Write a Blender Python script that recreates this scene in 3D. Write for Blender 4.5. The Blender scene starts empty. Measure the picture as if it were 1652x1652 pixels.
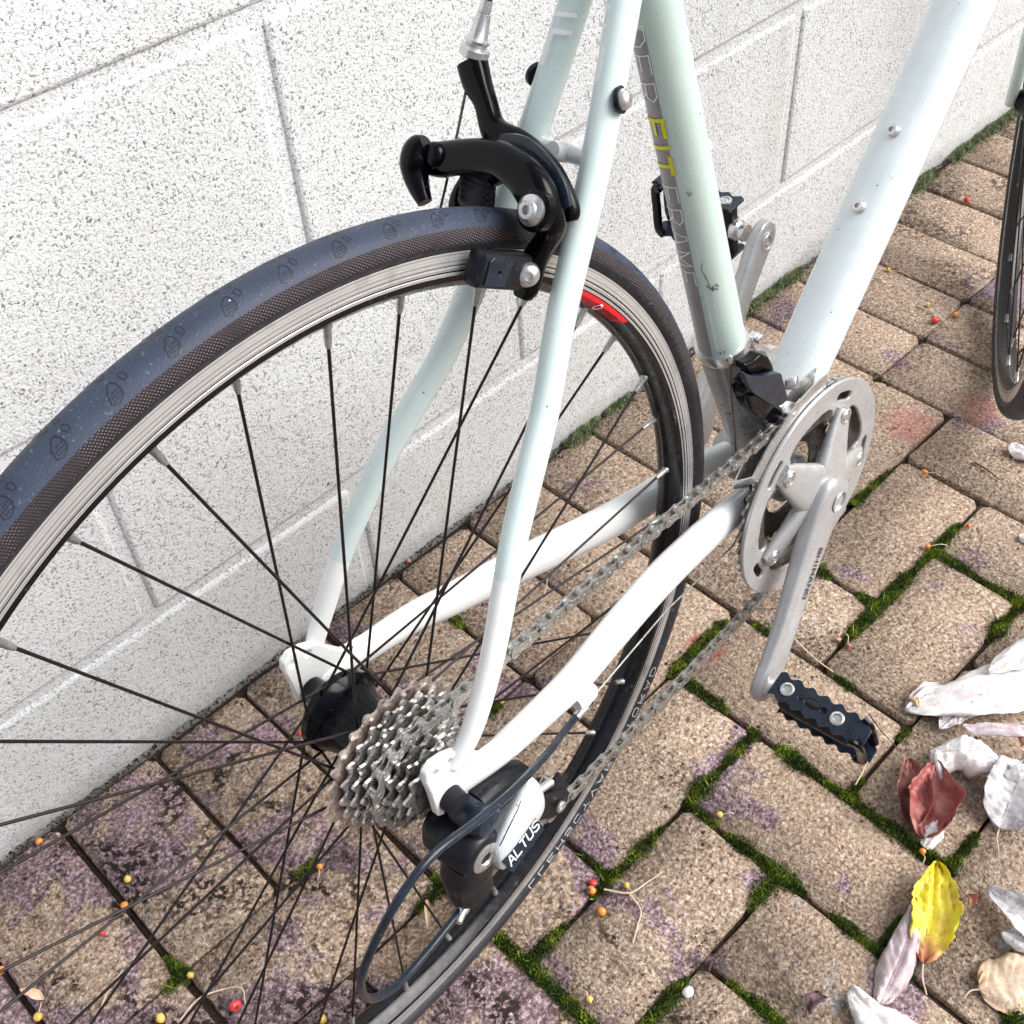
import bpy, bmesh, math, random
from math import sin, cos, pi, radians, hypot, atan2, asin, sqrt
from mathutils import Vector, Matrix, noise as mnoise
random.seed(7)
S = bpy.context.scene
COL = S.collection

# ------------------------------------------------------------------ camera, sky, sun, exposure
CAM = Vector((-0.206570, -0.347058, 0.956215))
RT = Vector((0.706073, -0.706585, -0.046890)); UP = Vector((0.535355, 0.489278, 0.688478)); FW = Vector((0.463526, 0.511218, -0.723740))
cd = bpy.data.cameras.new('camera'); cam = bpy.data.objects.new('camera', cd); COL.objects.link(cam)
m = Matrix((RT, UP, -FW)).transposed().to_4x4(); m.translation = CAM
cam.matrix_world = m
cd.sensor_fit = 'HORIZONTAL'; cd.angle = radians(46.674); cd.clip_start = 0.02; cd.clip_end = 500
S.camera = cam
SUN_DIR = Vector((0.60, -0.72, 0.85)).normalized()
w = bpy.data.worlds.new('World'); S.world = w; w.use_nodes = True
nt = w.node_tree; nt.nodes.clear()
sky = nt.nodes.new('ShaderNodeTexSky'); sky.sky_type = 'NISHITA'; sky.sun_disc = False
sky.sun_elevation = asin(SUN_DIR.z); sky.sun_rotation = atan2(SUN_DIR.x, SUN_DIR.y)
sky.air_density = 1.0; sky.dust_density = 4.0; sky.ozone_density = 1.0
hs = nt.nodes.new('ShaderNodeHueSaturation'); hs.inputs['Saturation'].default_value = 0.45
bg = nt.nodes.new('ShaderNodeBackground'); bg.inputs['Strength'].default_value = 0.055
wo = nt.nodes.new('ShaderNodeOutputWorld')
nt.links.new(sky.outputs[0], hs.inputs['Color']); nt.links.new(hs.outputs[0], bg.inputs['Color']); nt.links.new(bg.outputs[0], wo.inputs[0])
sl = bpy.data.lights.new('sun', 'SUN'); sl.energy = 1.5; sl.angle = radians(48); sl.color = (1.0, 0.99, 0.97)
sun = bpy.data.objects.new('sun', sl); COL.objects.link(sun); sun.rotation_euler = SUN_DIR.to_track_quat('Z', 'Y').to_euler()
S.view_settings.view_transform = 'Standard'; S.view_settings.look = 'None'; S.view_settings.exposure = 1.46; S.view_settings.gamma = 1.0
S.view_settings.use_curve_mapping = False

# ------------------------------------------------------------------ materials
class N:
    def __init__(s, name):
        s.m = bpy.data.materials.new(name); s.m.use_nodes = True; s.t = s.m.node_tree; s.t.nodes.clear()
        s.out = s.t.nodes.new('ShaderNodeOutputMaterial'); s.b = s.t.nodes.new('ShaderNodeBsdfPrincipled')
        s.t.links.new(s.b.outputs[0], s.out.inputs[0])
    def n(s, kind, **k):
        o = s.t.nodes.new(kind)
        for a, v in k.items():
            if a.startswith('i_'):
                o.inputs[a[2:].replace('_', ' ')].default_value = v
            else: setattr(o, a, v)
        return o
    def l(s, a, b): s.t.links.new(a, b)
    def pos(s): return s.n('ShaderNodeNewGeometry').outputs['Position']
    def obj(s): return s.n('ShaderNodeTexCoord').outputs['Object']
    def noise(s, co, sc, det=3, rough=.5, dist=0):
        o = s.n('ShaderNodeTexNoise'); o.inputs['Scale'].default_value = sc; o.inputs['Detail'].default_value = det
        o.inputs['Roughness'].default_value = rough; o.inputs['Distortion'].default_value = dist; s.l(co, o.inputs['Vector']); return o.outputs['Fac']
    def voro(s, co, sc, feat='F1'):
        o = s.n('ShaderNodeTexVoronoi'); o.feature = feat; o.inputs['Scale'].default_value = sc; s.l(co, o.inputs['Vector']); return o
    def ramp(s, f, stops):
        o = s.n('ShaderNodeValToRGB'); e = o.color_ramp.elements
        while len(e) < len(stops): e.new(0.5)
        for k, (p, c) in enumerate(stops):
            e[k].position = p; e[k].color = (*c, 1) if len(c) == 3 else (c[0], c[0], c[0], 1)
        s.l(f, o.inputs[0]); return o.outputs[0]
    def rmp(s, f, a, b, lo=0., hi=1.):
        o = s.n('ShaderNodeMapRange'); o.clamp = True
        for k, v in zip(('From Min', 'From Max', 'To Min', 'To Max'), (a, b, lo, hi)): o.inputs[k].default_value = v
        s.l(f, o.inputs['Value']); return o.outputs[0]
    def mix(s, f, a, b, mode='MIX'):
        o = s.n('ShaderNodeMix'); o.data_type = 'RGBA'; o.blend_type = mode
        for sock, v in ((o.inputs[0], f), (o.inputs[6], a), (o.inputs[7], b)):
            if isinstance(v, (int, float)): sock.default_value = v
            elif isinstance(v, tuple): sock.default_value = (*v, 1)
            else: s.l(v, sock)
        return o.outputs[2]
    def math(s, op, a, b=0.):
        o = s.n('ShaderNodeMath'); o.operation = op
        for k, v in enumerate((a, b)):
            if isinstance(v, (int, float)): o.inputs[k].default_value = v
            else: s.l(v, o.inputs[k])
        return o.outputs[0]
    def bump(s, h, dist, strength=1., prev=None):
        o = s.n('ShaderNodeBump'); o.inputs['Distance'].default_value = dist; o.inputs['Strength'].default_value = strength; s.l(h, o.inputs['Height'])
        if prev: s.l(prev, o.inputs['Normal'])
        return o.outputs[0]
    def set(s, color=None, rough=None, metal=None, normal=None, coat=None, spec=None):
        for nm, v in (('Base Color', color), ('Roughness', rough), ('Metallic', metal), ('Normal', normal), ('Coat Weight', coat), ('Specular IOR Level', spec)):
            if v is None: continue
            if isinstance(v, (int, float)): s.b.inputs[nm].default_value = v
            elif isinstance(v, tuple): s.b.inputs[nm].default_value = (*v, 1)
            else: s.l(v, s.b.inputs[nm])
        return s.m

def simple(name, c, rough=.4, metal=0., var=.15, sc=60, coat=0., bump=0., bsc=400, grime=None, spec=.3):
    q = N(name); co = q.pos()
    nz = q.noise(co, sc, 4, .6)
    c0 = tuple(x*(1-var) for x in c); c1 = tuple(min(1, x*(1+var)) for x in c)
    col = q.ramp(nz, [(.3, c0), (.7, c1)])
    if grime:
        g = q.rmp(q.noise(co, grime[0], 5, .7), grime[1], grime[1]+.12); col = q.mix(g, col, grime[2])
    r = q.rmp(q.noise(co, sc*2.3, 3), .3, .7, max(.02, rough-.1), rough+.12)
    nrm = q.bump(q.noise(co, bsc, 3), .0006, bump) if bump else None
    return q.set(col, r, metal, nrm, coat, spec if metal < .3 else None)

def paint(name, c):
    q = N(name); co = q.pos()
    col = q.mix(q.rmp(q.noise(co, 35, 4, .6), .35, .7), c, tuple(x*.94 for x in c))
    chips = q.rmp(q.voro(co, 95).outputs['Distance'], .075, .05)
    gate = q.rmp(q.noise(co, 28, 2), .55, .60)
    col = q.mix(q.math('MULTIPLY', chips, gate), col, (.10, .11, .10))
    sc = q.n('ShaderNodeMapping'); sc.inputs['Scale'].default_value = (1, .3, .16); sc.inputs['Rotation'].default_value = (.4, .5, .8); q.l(co, sc.inputs['Vector'])
    scr = q.rmp(q.noise(sc.outputs[0], 480, 2), .73, .76); col = q.mix(q.math('MULTIPLY', scr, .45), col, (.28, .30, .29))
    dust = q.rmp(q.noise(co, 700, 2), .45, .8); rough = q.rmp(q.noise(co, 50, 3), .3, .8, .16, .34)
    return q.set(q.mix(q.math('MULTIPLY', dust, .12), col, (.62, .60, .56)), rough, 0., None, .5)

M = {}
M['mint'] = paint('mint_paint', (.565, .705, .66))
M['pale'] = paint('pale_mint_paint', (.66, .785, .775))
M['pale_blue'] = paint('pale_blue_white_paint', (.75, .83, .855))
M['white'] = paint('white_paint', (.84, .86, .86))
M['black_gloss'] = simple('black_gloss_metal', (.0020, .0020, .0035), .17, 0, .3, 50, .10, spec=.13, grime=(220, .66, (.06, .06, .065)))
M['black_plastic'] = simple('black_plastic', (.009, .010, .014), .38, 0, .3, 90, grime=(300, .62, (.09, .085, .08)))
M['blue_black'] = simple('blue_black_plastic', (.014, .022, .036), .28, 0, .3, 70, .15, grime=(350, .62, (.12, .12, .12)))
M['silver'] = simple('silver_alloy', (.66, .66, .66), .28, .85, .10, 70, grime=(160, .63, (.20, .19, .17)))
M['crank_alloy'] = simple('crank_alloy', (.46, .46, .465), .30, .35, .08, 45, grime=(90, .66, (.36, .355, .35)))
M['steel'] = simple('steel', (.42, .41, .39), .32, .9, .25, 140, grime=(260, .58, (.05, .045, .04)))
M['chain_steel'] = simple('chain_steel', (.46, .45, .43), .34, .85, .3, 300, grime=(420, .55, (.035, .03, .025)))
M['cog_steel'] = simple('cog_steel', (.66, .65, .63), .26, .9, .3, 200, grime=(240, .52, (.06, .045, .035)))
M['brown_cog'] = simple('brownish_cog_steel', (.55, .46, .42), .32, .85, .3, 220, grime=(240, .55, (.10, .06, .04)))  # even brownish tint on the steel, with random dark grime
M['spoke'] = simple('spoke_black', (.016, .011, .011), .30, .2, .3, 120)
M['nipple'] = simple('nipple_metal', (.42, .42, .41), .35, .8, .2, 300)
M['rim_black'] = simple('rim_black', (.005, .005, .007), .24, 0, .3, 60, .1, grime=(120, .62, (.07, .065, .07)))
M['decal_red'] = simple('decal_red', (.62, .012, .018), .35, 0, .05)
M['decal_white'] = simple('decal_white', (.86, .86, .86), .4, 0, .03)
M['decal_yellow'] = simple('decal_yellow', (.74, .70, .02), .4, 0, .1)
M['decal_grey'] = simple('decal_grey', (.46, .46, .47), .4, 0, .1)
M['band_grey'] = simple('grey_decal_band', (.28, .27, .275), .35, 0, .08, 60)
M['nipple_dark'] = simple('moulded_letters', (.13, .12, .12), .5, 0, .1)
M['decal_grey_dark'] = simple('scratched_paint', (.12, .12, .11), .6, 0, .3, 400)
M['decal_black'] = simple('decal_black', (.02, .02, .02), .5, 0, .1)
M['silver_plate'] = simple('derailleur_plate', (.70, .73, .76), .24, .45, .06, 60)
M['grease'] = simple('grease_dark_metal', (.10, .095, .09), .42, .6, .5, 160, grime=(200, .5, (.02, .018, .016)))
M['grey_metal'] = simple('painted_reflection_grey', (.30, .31, .31), .35, .1, .25, 60, .4, grime=(170, .56, (.05, .045, .04)))  # grey of the lower seat tube is a dark reflection painted in; grime random
def rim_track():
    q = N('brake_track'); co = q.obj()
    sp = q.n('ShaderNodeSeparateXYZ'); q.l(co, sp.inputs[0])
    # concentric scoring round the axle
    xx = q.math('MULTIPLY', sp.outputs[0], sp.outputs[0]); zz0 = q.math('SUBTRACT', sp.outputs[2], .33253); zz = q.math('MULTIPLY', zz0, zz0)
    r = q.math('SQRT', q.math('ADD', xx, zz))
    cb = q.n('ShaderNodeCombineXYZ'); q.l(r, cb.inputs[0])
    lines = q.noise(cb.outputs[0], 900, 2); patch = q.noise(co, 45, 4)
    col = q.mix(q.rmp(lines, .35, .65), (.42, .42, .43), (.90, .90, .90)); col = q.mix(q.rmp(patch, .58, .76), col, (.36, .35, .34))
    return q.set(col, q.rmp(patch, .3, .7, .22, .38), .65, q.bump(lines, .0004, .8))
M['track'] = rim_track()
def tyre_mats():
    q = N('tyre_tread'); co = q.pos()
    a = q.noise(co, 30, 4, .6); col = q.ramp(a, [(.3, (.022, .031, .052)), (.7, (.040, .052, .090))])
    gr = q.rmp(q.noise(co, 420, 4, .7), .60, .72); g2 = q.rmp(q.noise(co, 26, 2), .36, .56)
    col = q.mix(q.math('MULTIPLY', gr, g2), col, (.15, .19, .21))
    sp = q.rmp(q.voro(co, 170).outputs['Distance'], .10, .06); sg = q.rmp(q.noise(co, 60, 2), .58, .62)
    col = q.mix(q.math('MULTIPLY', sp, sg), col, (.55, .60, .66))
    t = q.set(col, q.rmp(a, .3, .7, .42, .6), 0., q.bump(q.noise(co, 900, 3), .0004, .6), spec=.3)
    q = N('tyre_sidewall'); co = q.pos()
    ch = q.n('ShaderNodeTexWave'); ch.bands_direction = 'DIAGONAL'; ch.inputs['Scale'].default_value = 290; ch.inputs['Distortion'].default_value = 1.2; q.l(co, ch.inputs['Vector'])
    mp = q.n('ShaderNodeMapping'); mp.inputs['Rotation'].default_value = (0, pi/2, 0); q.l(co, mp.inputs['Vector'])
    c2 = q.n('ShaderNodeTexWave'); c2.bands_direction = 'DIAGONAL'; c2.inputs['Scale'].default_value = 290; c2.inputs['Distortion'].default_value = 1.2; q.l(mp.outputs[0], c2.inputs['Vector'])
    wv = q.math('MULTIPLY', ch.outputs['Fac'], c2.outputs['Fac'])
    col = q.mix(q.rmp(wv, .25, .6), (.020, .015, .019), (.15, .125, .13)); pt = q.rmp(q.noise(co, 34, 5, .7), .40, .50)
    col = q.mix(pt, (.036, .030, .034), col)
    return t, q.set(col, .6, 0., q.bump(wv, .0004, .9), spec=.2)
M['tread'], M['sidewall'] = tyre_mats()
M['tyre_smooth'] = simple('tyre_inner_sidewall', (.026, .026, .030), .5, 0, .25, 60, bump=.4, bsc=700, grime=(200, .6, (.14, .13, .12)))

def wall_mat():
    q = N('sprayed_wall_paint'); co = q.pos()
    n1 = q.noise(co, 430, 3, .6, .6); n2 = q.noise(co, 95, 2); n3 = q.noise(co, 2.2, 3)
    tick = q.rmp(n1, .465, .36); tick = q.math('MULTIPLY', tick, q.rmp(n2, .25, .6, .45, 1.))  # crevice shade of the spray texture, painted as dark ticks
    col = q.mix(q.rmp(n3, .35, .7), (.785, .80, .815), (.70, .715, .73))
    col = q.mix(q.math('MULTIPLY', tick, .92), col, (.13, .13, .13))
    pit = q.rmp(q.voro(co, 34).outputs['Distance'], .075, .05); pg = q.rmp(q.noise(co, 17, 1), .70, .72)
    col = q.mix(q.math('MULTIPLY', pit, pg), col, (.05, .05, .05))
    # darker, greyer tone towards the foot of the wall, with a ragged edge
    sp = q.n('ShaderNodeSeparateXYZ'); q.l(co, sp.inputs[0])
    foot = q.math('ADD', sp.outputs[2], q.math('MULTIPLY', q.math('SUBTRACT', q.noise(co, 22, 4), .5), .05))
    col = q.mix(q.rmp(foot, .030, -.004, 0, .62), col, (.22, .22, .19))
    col = q.mix(q.rmp(foot, .34, .0, 0, .30), col, (.40, .40, .40))
    st = q.n('ShaderNodeMapping'); st.inputs['Scale'].default_value = (1, 1, .12); q.l(co, st.inputs['Vector'])
    col = q.mix(q.rmp(q.noise(st.outputs[0], 16, 4, .6), .56, .74, 0, .32), col, (.50, .49, .46))
    b = q.bump(n1, .0022, .75); b = q.bump(n2, .003, .25, b)
    return q.set(col, .85, 0., b, spec=.2)
M['wall'] = wall_mat()

def paver_mat():
    q = N('concrete_paver'); co = q.pos()
    oi = q.n('ShaderNodeObjectInfo').outputs['Random']
    n1 = q.noise(co, 320, 4, .62, .5); n2 = q.noise(co, 120, 4, .6); n3 = q.noise(co, 14, 4, .6)
    col = q.ramp(n1, [(.34, (.055, .034, .024)), (.44, (.300, .212, .155)), (.55, (.455, .350, .272)), (.67, (.78, .67, .56))])
    col = q.mix(q.rmp(oi, 0, 1, 0, .22), col, (.30, .20, .13))
    col = q.mix(q.rmp(n3, .38, .68, 0, .25), col, (.40, .31, .24))
    # mauve patches, grey lichen, red berry juice
    mau = q.ramp(n1, [(.34, (.07, .040, .05)), (.5, (.235, .160, .190)), (.68, (.58, .46, .52))])
    pn = q.noise(co, 9.5, 5, .62, .3)
    sp = q.n('ShaderNodeSeparateXYZ'); q.l(co, sp.inputs[0])
    bias = q.math('ADD', q.rmp(sp.outputs[0], .40, -.05, -.055, .070), pn)
    col = q.mix(q.rmp(bias, .555, .60, 0, .9), col, mau)
    lich = q.math('MULTIPLY', q.rmp(q.noise(co, 11, 5, .6), .62, .68), q.rmp(sp.outputs[1], -.10, -.2))
    col = q.mix(lich, col, q.ramp(n1, [(.3, (.20, .21, .22)), (.7, (.60, .64, .64))]))
    def blob(x, y, r, c, k):
        nonlocal col
        v = q.n('ShaderNodeVectorMath'); v.operation = 'DISTANCE'; q.l(co, v.inputs[0]); v.inputs[1].default_value = (x, y, 0)
        dd = q.math('ADD', v.outputs['Value'], q.math('MULTIPLY', q.math('SUBTRACT', n2, .5), r*1.6))
        col = q.mix(q.rmp(dd, r, r*.6, 0, k), col, c)
    blob(.405, .055, .022, (.42, .12, .11), .75); blob(.82, .085, .035, (.45, .15, .14), .45); blob(.86, .25, .03, (.42, .13, .12), .35)
    blob(1.13, .13, .04, (.42, .32, .42), .8); blob(.90, .04, .03, (.48, .16, .15), .4)
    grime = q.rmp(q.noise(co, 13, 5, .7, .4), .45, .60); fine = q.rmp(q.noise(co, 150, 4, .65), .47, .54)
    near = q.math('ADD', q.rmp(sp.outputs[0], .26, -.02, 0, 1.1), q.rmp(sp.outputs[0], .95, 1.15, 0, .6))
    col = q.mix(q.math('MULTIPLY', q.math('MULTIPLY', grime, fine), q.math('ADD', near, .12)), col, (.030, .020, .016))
    pit = q.rmp(q.voro(co, 75).outputs['Distance'], .20, .10); pg = q.rmp(q.noise(co, 24, 3), .52, .60)
    col = q.mix(q.math('MULTIPLY', pit, pg), col, (.035, .024, .022))
    col = q.mix(q.rmp(n2, .42, .26, 0, .6), col, (.09, .06, .045))
    b = q.bump(n1, .0030, .9); b = q.bump(n2, .0035, .6, b)
    return q.set(col, .9, 0., b, spec=.15)
M['paver'] = paver_mat()
M['soil'] = simple('joint_soil', (.045, .030, .021), .95, 0, .5, 160, bump=1., bsc=350, grime=(200, .6, (.12, .09, .06)))
M['ground'] = simple('plain_ground', (.20, .17, .14), .95, 0, .3, 8, bump=.5, bsc=200)
def moss_mat():
    q = N('moss'); co = q.pos()
    n = q.noise(co, 60, 3); n2 = q.noise(co, 900, 2)
    col = q.ramp(n, [(.28, (.018, .030, .012)), (.46, (.038, .062, .012)), (.56, (.15, .21, .018)), (.70, (.38, .45, .045))])
    col = q.mix(q.rmp(n2, .3, .7, 0, .5), col, (.19, .26, .05), 'MIX')
    return q.set(col, .7, spec=.2)
M['moss'] = moss_mat()
M['dry_moss'] = simple('dry_pale_moss', (.26, .30, .17), .8, 0, .5, 300, grime=(90, .5, (.10, .15, .04)))
M['moss_base'] = simple('moss_base', (.030, .048, .012), .9, 0, .5, 120, bump=1, bsc=500)
def leafmat(name, c, c2, base=None, rough=.45):
    q = N(name); co = q.obj()
    n = q.noise(co, 60, 4, .6); col = q.mix(q.rmp(n, .38, .66), c, c2)
    col = q.mix(q.rmp(q.noise(co, 260, 3), .64, .74, 0, .7), col, tuple(x*.35 for x in c2))
    if base:
        ln = q.n('ShaderNodeVectorMath'); ln.operation = 'LENGTH'; q.l(co, ln.inputs[0])
        dd = q.math('ADD', ln.outputs['Value'], q.math('MULTIPLY', q.math('SUBTRACT', n, .5), .03)); col = q.mix(q.rmp(dd, .030, .012), col, base)
    m_ = q.set(col, rough, 0., q.bump(q.noise(co, 300, 3), .0005, .7))
    return m_
M['leaf_white'] = leafmat('leaf_pale', (.82, .81, .80), (.66, .60, .60))
M['leaf_grey'] = leafmat('leaf_grey', (.60, .59, .60), (.36, .33, .35))
M['leaf_red'] = leafmat('leaf_red', (.27, .045, .045), (.42, .16, .14))
M['leaf_yellow'] = leafmat('leaf_yellow', (.76, .66, .03), (.66, .48, .05), (.50, .20, .10))
M['leaf_tan'] = leafmat('leaf_tan', (.60, .40, .24), (.72, .58, .44))
M['leaf_mauve'] = leafmat('leaf_mauve', (.62, .54, .56), (.42, .31, .34))
M['stem'] = simple('dry_stem', (.62, .48, .36), .7, 0, .25, 200)
M['twig'] = simple('dark_twig', (.12, .07, .05), .8, 0, .4, 200)
M['b_orange'] = simple('berry_orange', (.80, .28, .06), .28, 0, .25, 120, .3)
M['b_yellow'] = simple('berry_yellow', (.80, .52, .12), .28, 0, .25, 120, .3)
M['b_red'] = simple('berry_red', (.60, .05, .05), .26, 0, .35, 120, .3)
M['b_brown'] = simple('berry_brown', (.50, .22, .14), .4, 0, .3, 120)
M['pebble'] = simple('pale_pebble', (.75, .75, .74), .6, 0, .1)

# ------------------------------------------------------------------ mesh helpers
def V(*a): return Vector(a)
class MB:
    def __init__(s): s.v = []; s.f = []; s.m = []
    def add(s, vs, fs, mi=0):
        o = len(s.v); s.v += [tuple(x) for x in vs]; s.f += [tuple(i+o for i in f) for f in fs]; s.m += [mi]*len(fs)
    def build(s, name, mats, parent=None, dz=0., sharp=40, smooth=True, bevel=0, off=None, seg=2):
        me = bpy.data.meshes.new(name); off = off or Vector((0, 0, 0))
        me.from_pydata([(x-off.x, y-off.y, z+dz-off.z) for x, y, z in s.v], [], s.f)
        if not isinstance(mats, (list, tuple)): mats = [mats]
        for q in mats: me.materials.append(q)
        if len(mats) > 1: me.polygons.foreach_set('material_index', s.m)
        bm = bmesh.new(); bm.from_mesh(me); bmesh.ops.recalc_face_normals(bm, faces=bm.faces); bm.to_mesh(me); bm.free()
        if smooth:
            me.polygons.foreach_set('use_smooth', [True]*len(me.polygons))
            me.set_sharp_from_angle(angle=radians(sharp))
        me.update()
        o = bpy.data.objects.new(name, me); COL.objects.link(o); o.location = off
        if parent: o.parent = parent
        if bevel:
            b = o.modifiers.new('b', 'BEVEL'); b.width = bevel; b.segments = seg; b.limit_method = 'ANGLE'; b.angle_limit = radians(35)
        return o
def cr(P, k=6, closed=False):
    """Catmull-Rom through the points (any dimension)."""
    P = [tuple(p) for p in P]; n = len(P); out = []
    for i in range(n if closed else n-1):
        a = P[(i-1) % n] if (closed or i > 0) else tuple(2*x-y for x, y in zip(P[0], P[1]))
        b = P[i]; c = P[(i+1) % n]
        e = P[(i+2) % n] if (closed or i+2 < n) else tuple(2*x-y for x, y in zip(P[-1], P[-2]))
        for j in range(k):
            t = j/k
            out.append(tuple(.5*((2*q)+(-p+r)*t+(2*p-5*q+4*r-s)*t*t+(-p+3*q-3*r+s)*t**3) for p, q, r, s in zip(a, b, c, e)))
    if not closed: out.append(P[-1])
    return out
def sweep(mb, pts, rad, n=12, ex=2., up=None, cap=True, mi=0, closed=False, mfun=None):
    """rad: number, (a,b), or list of them; a along 'side' (T x up), b along up; ex = superellipse exponent"""
    pts = [Vector(p[:3]) for p in pts]; N_ = len(pts)
    if isinstance(rad, (int, float)): rad = [(rad, rad)]*N_
    elif isinstance(rad, tuple): rad = [rad]*N_
    rad = [r if isinstance(r, (tuple, list)) else (r, r) for r in rad]
    vs = []; prev = Vector(up) if up is not None else None
    for i, p in enumerate(pts):
        a = pts[i-1] if (i > 0 or closed) else p; b = pts[(i+1) % N_] if (i < N_-1 or closed) else p
        T = (b-a).normalized()
        if prev is None:
            prev = Vector((0, 0, 1)) if abs(T.z) < .9 else Vector((1, 0, 0))
        u = (prev-T*prev.dot(T))
        u = u.normalized() if u.length > 1e-6 else T.orthogonal().normalized()
        if up is None: prev = u
        sd = T.cross(u)
        for k in range(n):
            t = 2*pi*k/n; c, s_ = cos(t), sin(t)
            c = math.copysign(abs(c)**(2/ex), c); s_ = math.copysign(abs(s_)**(2/ex), s_)
            vs.append(p+sd*(c*rad[i][0])+u*(s_*rad[i][1]))
    fs = []
    for i in range(N_ if closed else N_-1):
        for k in range(n):
            j = (i+1) % N_
            fs.append((i*n+k, i*n+(k+1) % n, j*n+(k+1) % n, j*n+k))
    if cap and not closed: fs.append(tuple(range(n))[::-1]); fs.append(tuple((N_-1)*n+k for k in range(n)))
    o = len(mb.f); mb.add(vs, fs, mi)
    if mfun:
        for k in range(o, len(mb.f)):
            f = mb.f[k]; c = sum((Vector(mb.v[i]) for i in f), Vector())/len(f); mb.m[k] = mfun(c)
def lathe(mb, c, axis, prof, n=24, mi=0, cap=True):
    """prof: list of (distance along axis, radius)"""
    c = Vector(c); A = Vector(axis).normalized(); X = A.orthogonal().normalized(); Y = A.cross(X)
    vs = [c+A*h+(X*cos(2*pi*k/n)+Y*sin(2*pi*k/n))*r for h, r in prof for k in range(n)]
    fs = [(i*n+k, i*n+(k+1) % n, (i+1)*n+(k+1) % n, (i+1)*n+k) for i in range(len(prof)-1) for k in range(n)]
    if cap: fs.append(tuple(range(n))[::-1]); fs.append(tuple((len(prof)-1)*n+k for k in range(n)))
    mb.add(vs, fs, mi)
def revolve(mb, prof, n=240, mis=None, c=(0, 0, 0), closed=True):
    """revolve a closed (r,y) profile about the wheel axis y through c"""
    m_ = len(prof); vs = [(c[0]+r*cos(2*pi*k/n), c[1]+y, c[2]+r*sin(2*pi*k/n)) for k in range(n) for r, y in prof]
    o = len(mb.v); mb.v += vs
    for k in range(n):
        for i in range(m_ if closed else m_-1):
            j = (i+1) % m_; k2 = (k+1) % n
            mb.f.append((o+k*m_+i, o+k*m_+j, o+k2*m_+j, o+k2*m_+i)); mb.m.append(mis[i] if mis else 0)
def plate(mb, outer, holes, fr, th, mi=0):
    """flat plate from a 2D outline and 2D holes; fr = (origin, X, Y) and thickness th along X x Y (centred)"""
    bm = bmesh.new(); loops = [outer]+list(holes); es = []
    for lp in loops:
        vs = [bm.verts.new((x, y, 0)) for x, y in lp]
        es += [bm.edges.new((vs[i], vs[(i+1) % len(vs)])) for i in range(len(vs))]
    bmesh.ops.triangle_fill(bm, use_beauty=True, edges=es)
    O, X, Y = (Vector(q) for q in fr); X.normalize(); Y.normalize(); Zn = X.cross(Y)
    bm.verts.ensure_lookup_table(); bm.verts.index_update(); nv = len(bm.verts)
    P = [O+X*v.co.x+Y*v.co.y for v in bm.verts]
    vs = [p-Zn*th/2 for p in P]+[p+Zn*th/2 for p in P]; fs = []
    for f in bm.faces:
        ids = [v.index for v in f.verts]; fs.append(tuple(ids[::-1])); fs.append(tuple(i+nv for i in ids))
    for e in bm.edges:
        if len(e.link_faces) == 1:
            a, b = e.verts[0].index, e.verts[1].index; fs.append((a, b, b+nv, a+nv))
    bm.free(); mb.add(vs, fs, mi)
def circ2(r, n=20, c=(0, 0), a0=0., sx=1., rot=0.):
    out = []
    for k in range(n):
        t = a0+2*pi*k/n; x, y = r*sx*cos(t), r*sin(t); out.append((c[0]+x*cos(rot)-y*sin(rot), c[1]+x*sin(rot)+y*cos(rot)))
    return out
def slot2(rad, ang, dang, hw, n=6):
    """curved slot centred on radius rad between ang-dang..ang+dang"""
    o = []
    for k in range(n+1): t = ang-dang+2*dang*k/n; o.append(((rad+hw)*cos(t), (rad+hw)*sin(t)))
    for k in range(1, 4): t = pi*k/4; e = ang+dang; o.append((rad*cos(e)+hw*(cos(e)*cos(t)-sin(e)*sin(t)), rad*sin(e)+hw*(sin(e)*cos(t)+cos(e)*sin(t))))
    for k in range(n+1): t = ang+dang-2*dang*k/n; o.append(((rad-hw)*cos(t), (rad-hw)*sin(t)))
    for k in range(1, 4): t = pi+pi*k/4; e = ang-dang; o.append((rad*cos(e)+hw*(cos(e)*cos(t)-sin(e)*sin(t)), rad*sin(e)+hw*(sin(e)*cos(t)+cos(e)*sin(t))))
    return o
def tag(o, label, cat=None, group=None, kind=None):
    if label: o['label'] = label
    if cat: o['category'] = cat
    if group: o['group'] = group
    if kind: o['kind'] = kind
    return o
def empty(name, loc=(0, 0, 0), parent=None):
    o = bpy.data.objects.new(name, None); COL.objects.link(o); o.location = loc; o.empty_display_size = .05
    if parent: o.parent = parent
    return o
def inst(me, name, mw, parent):
    o = bpy.data.objects.new(name, me); COL.objects.link(o); o.parent = parent; o.matrix_local = mw; return o

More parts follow.
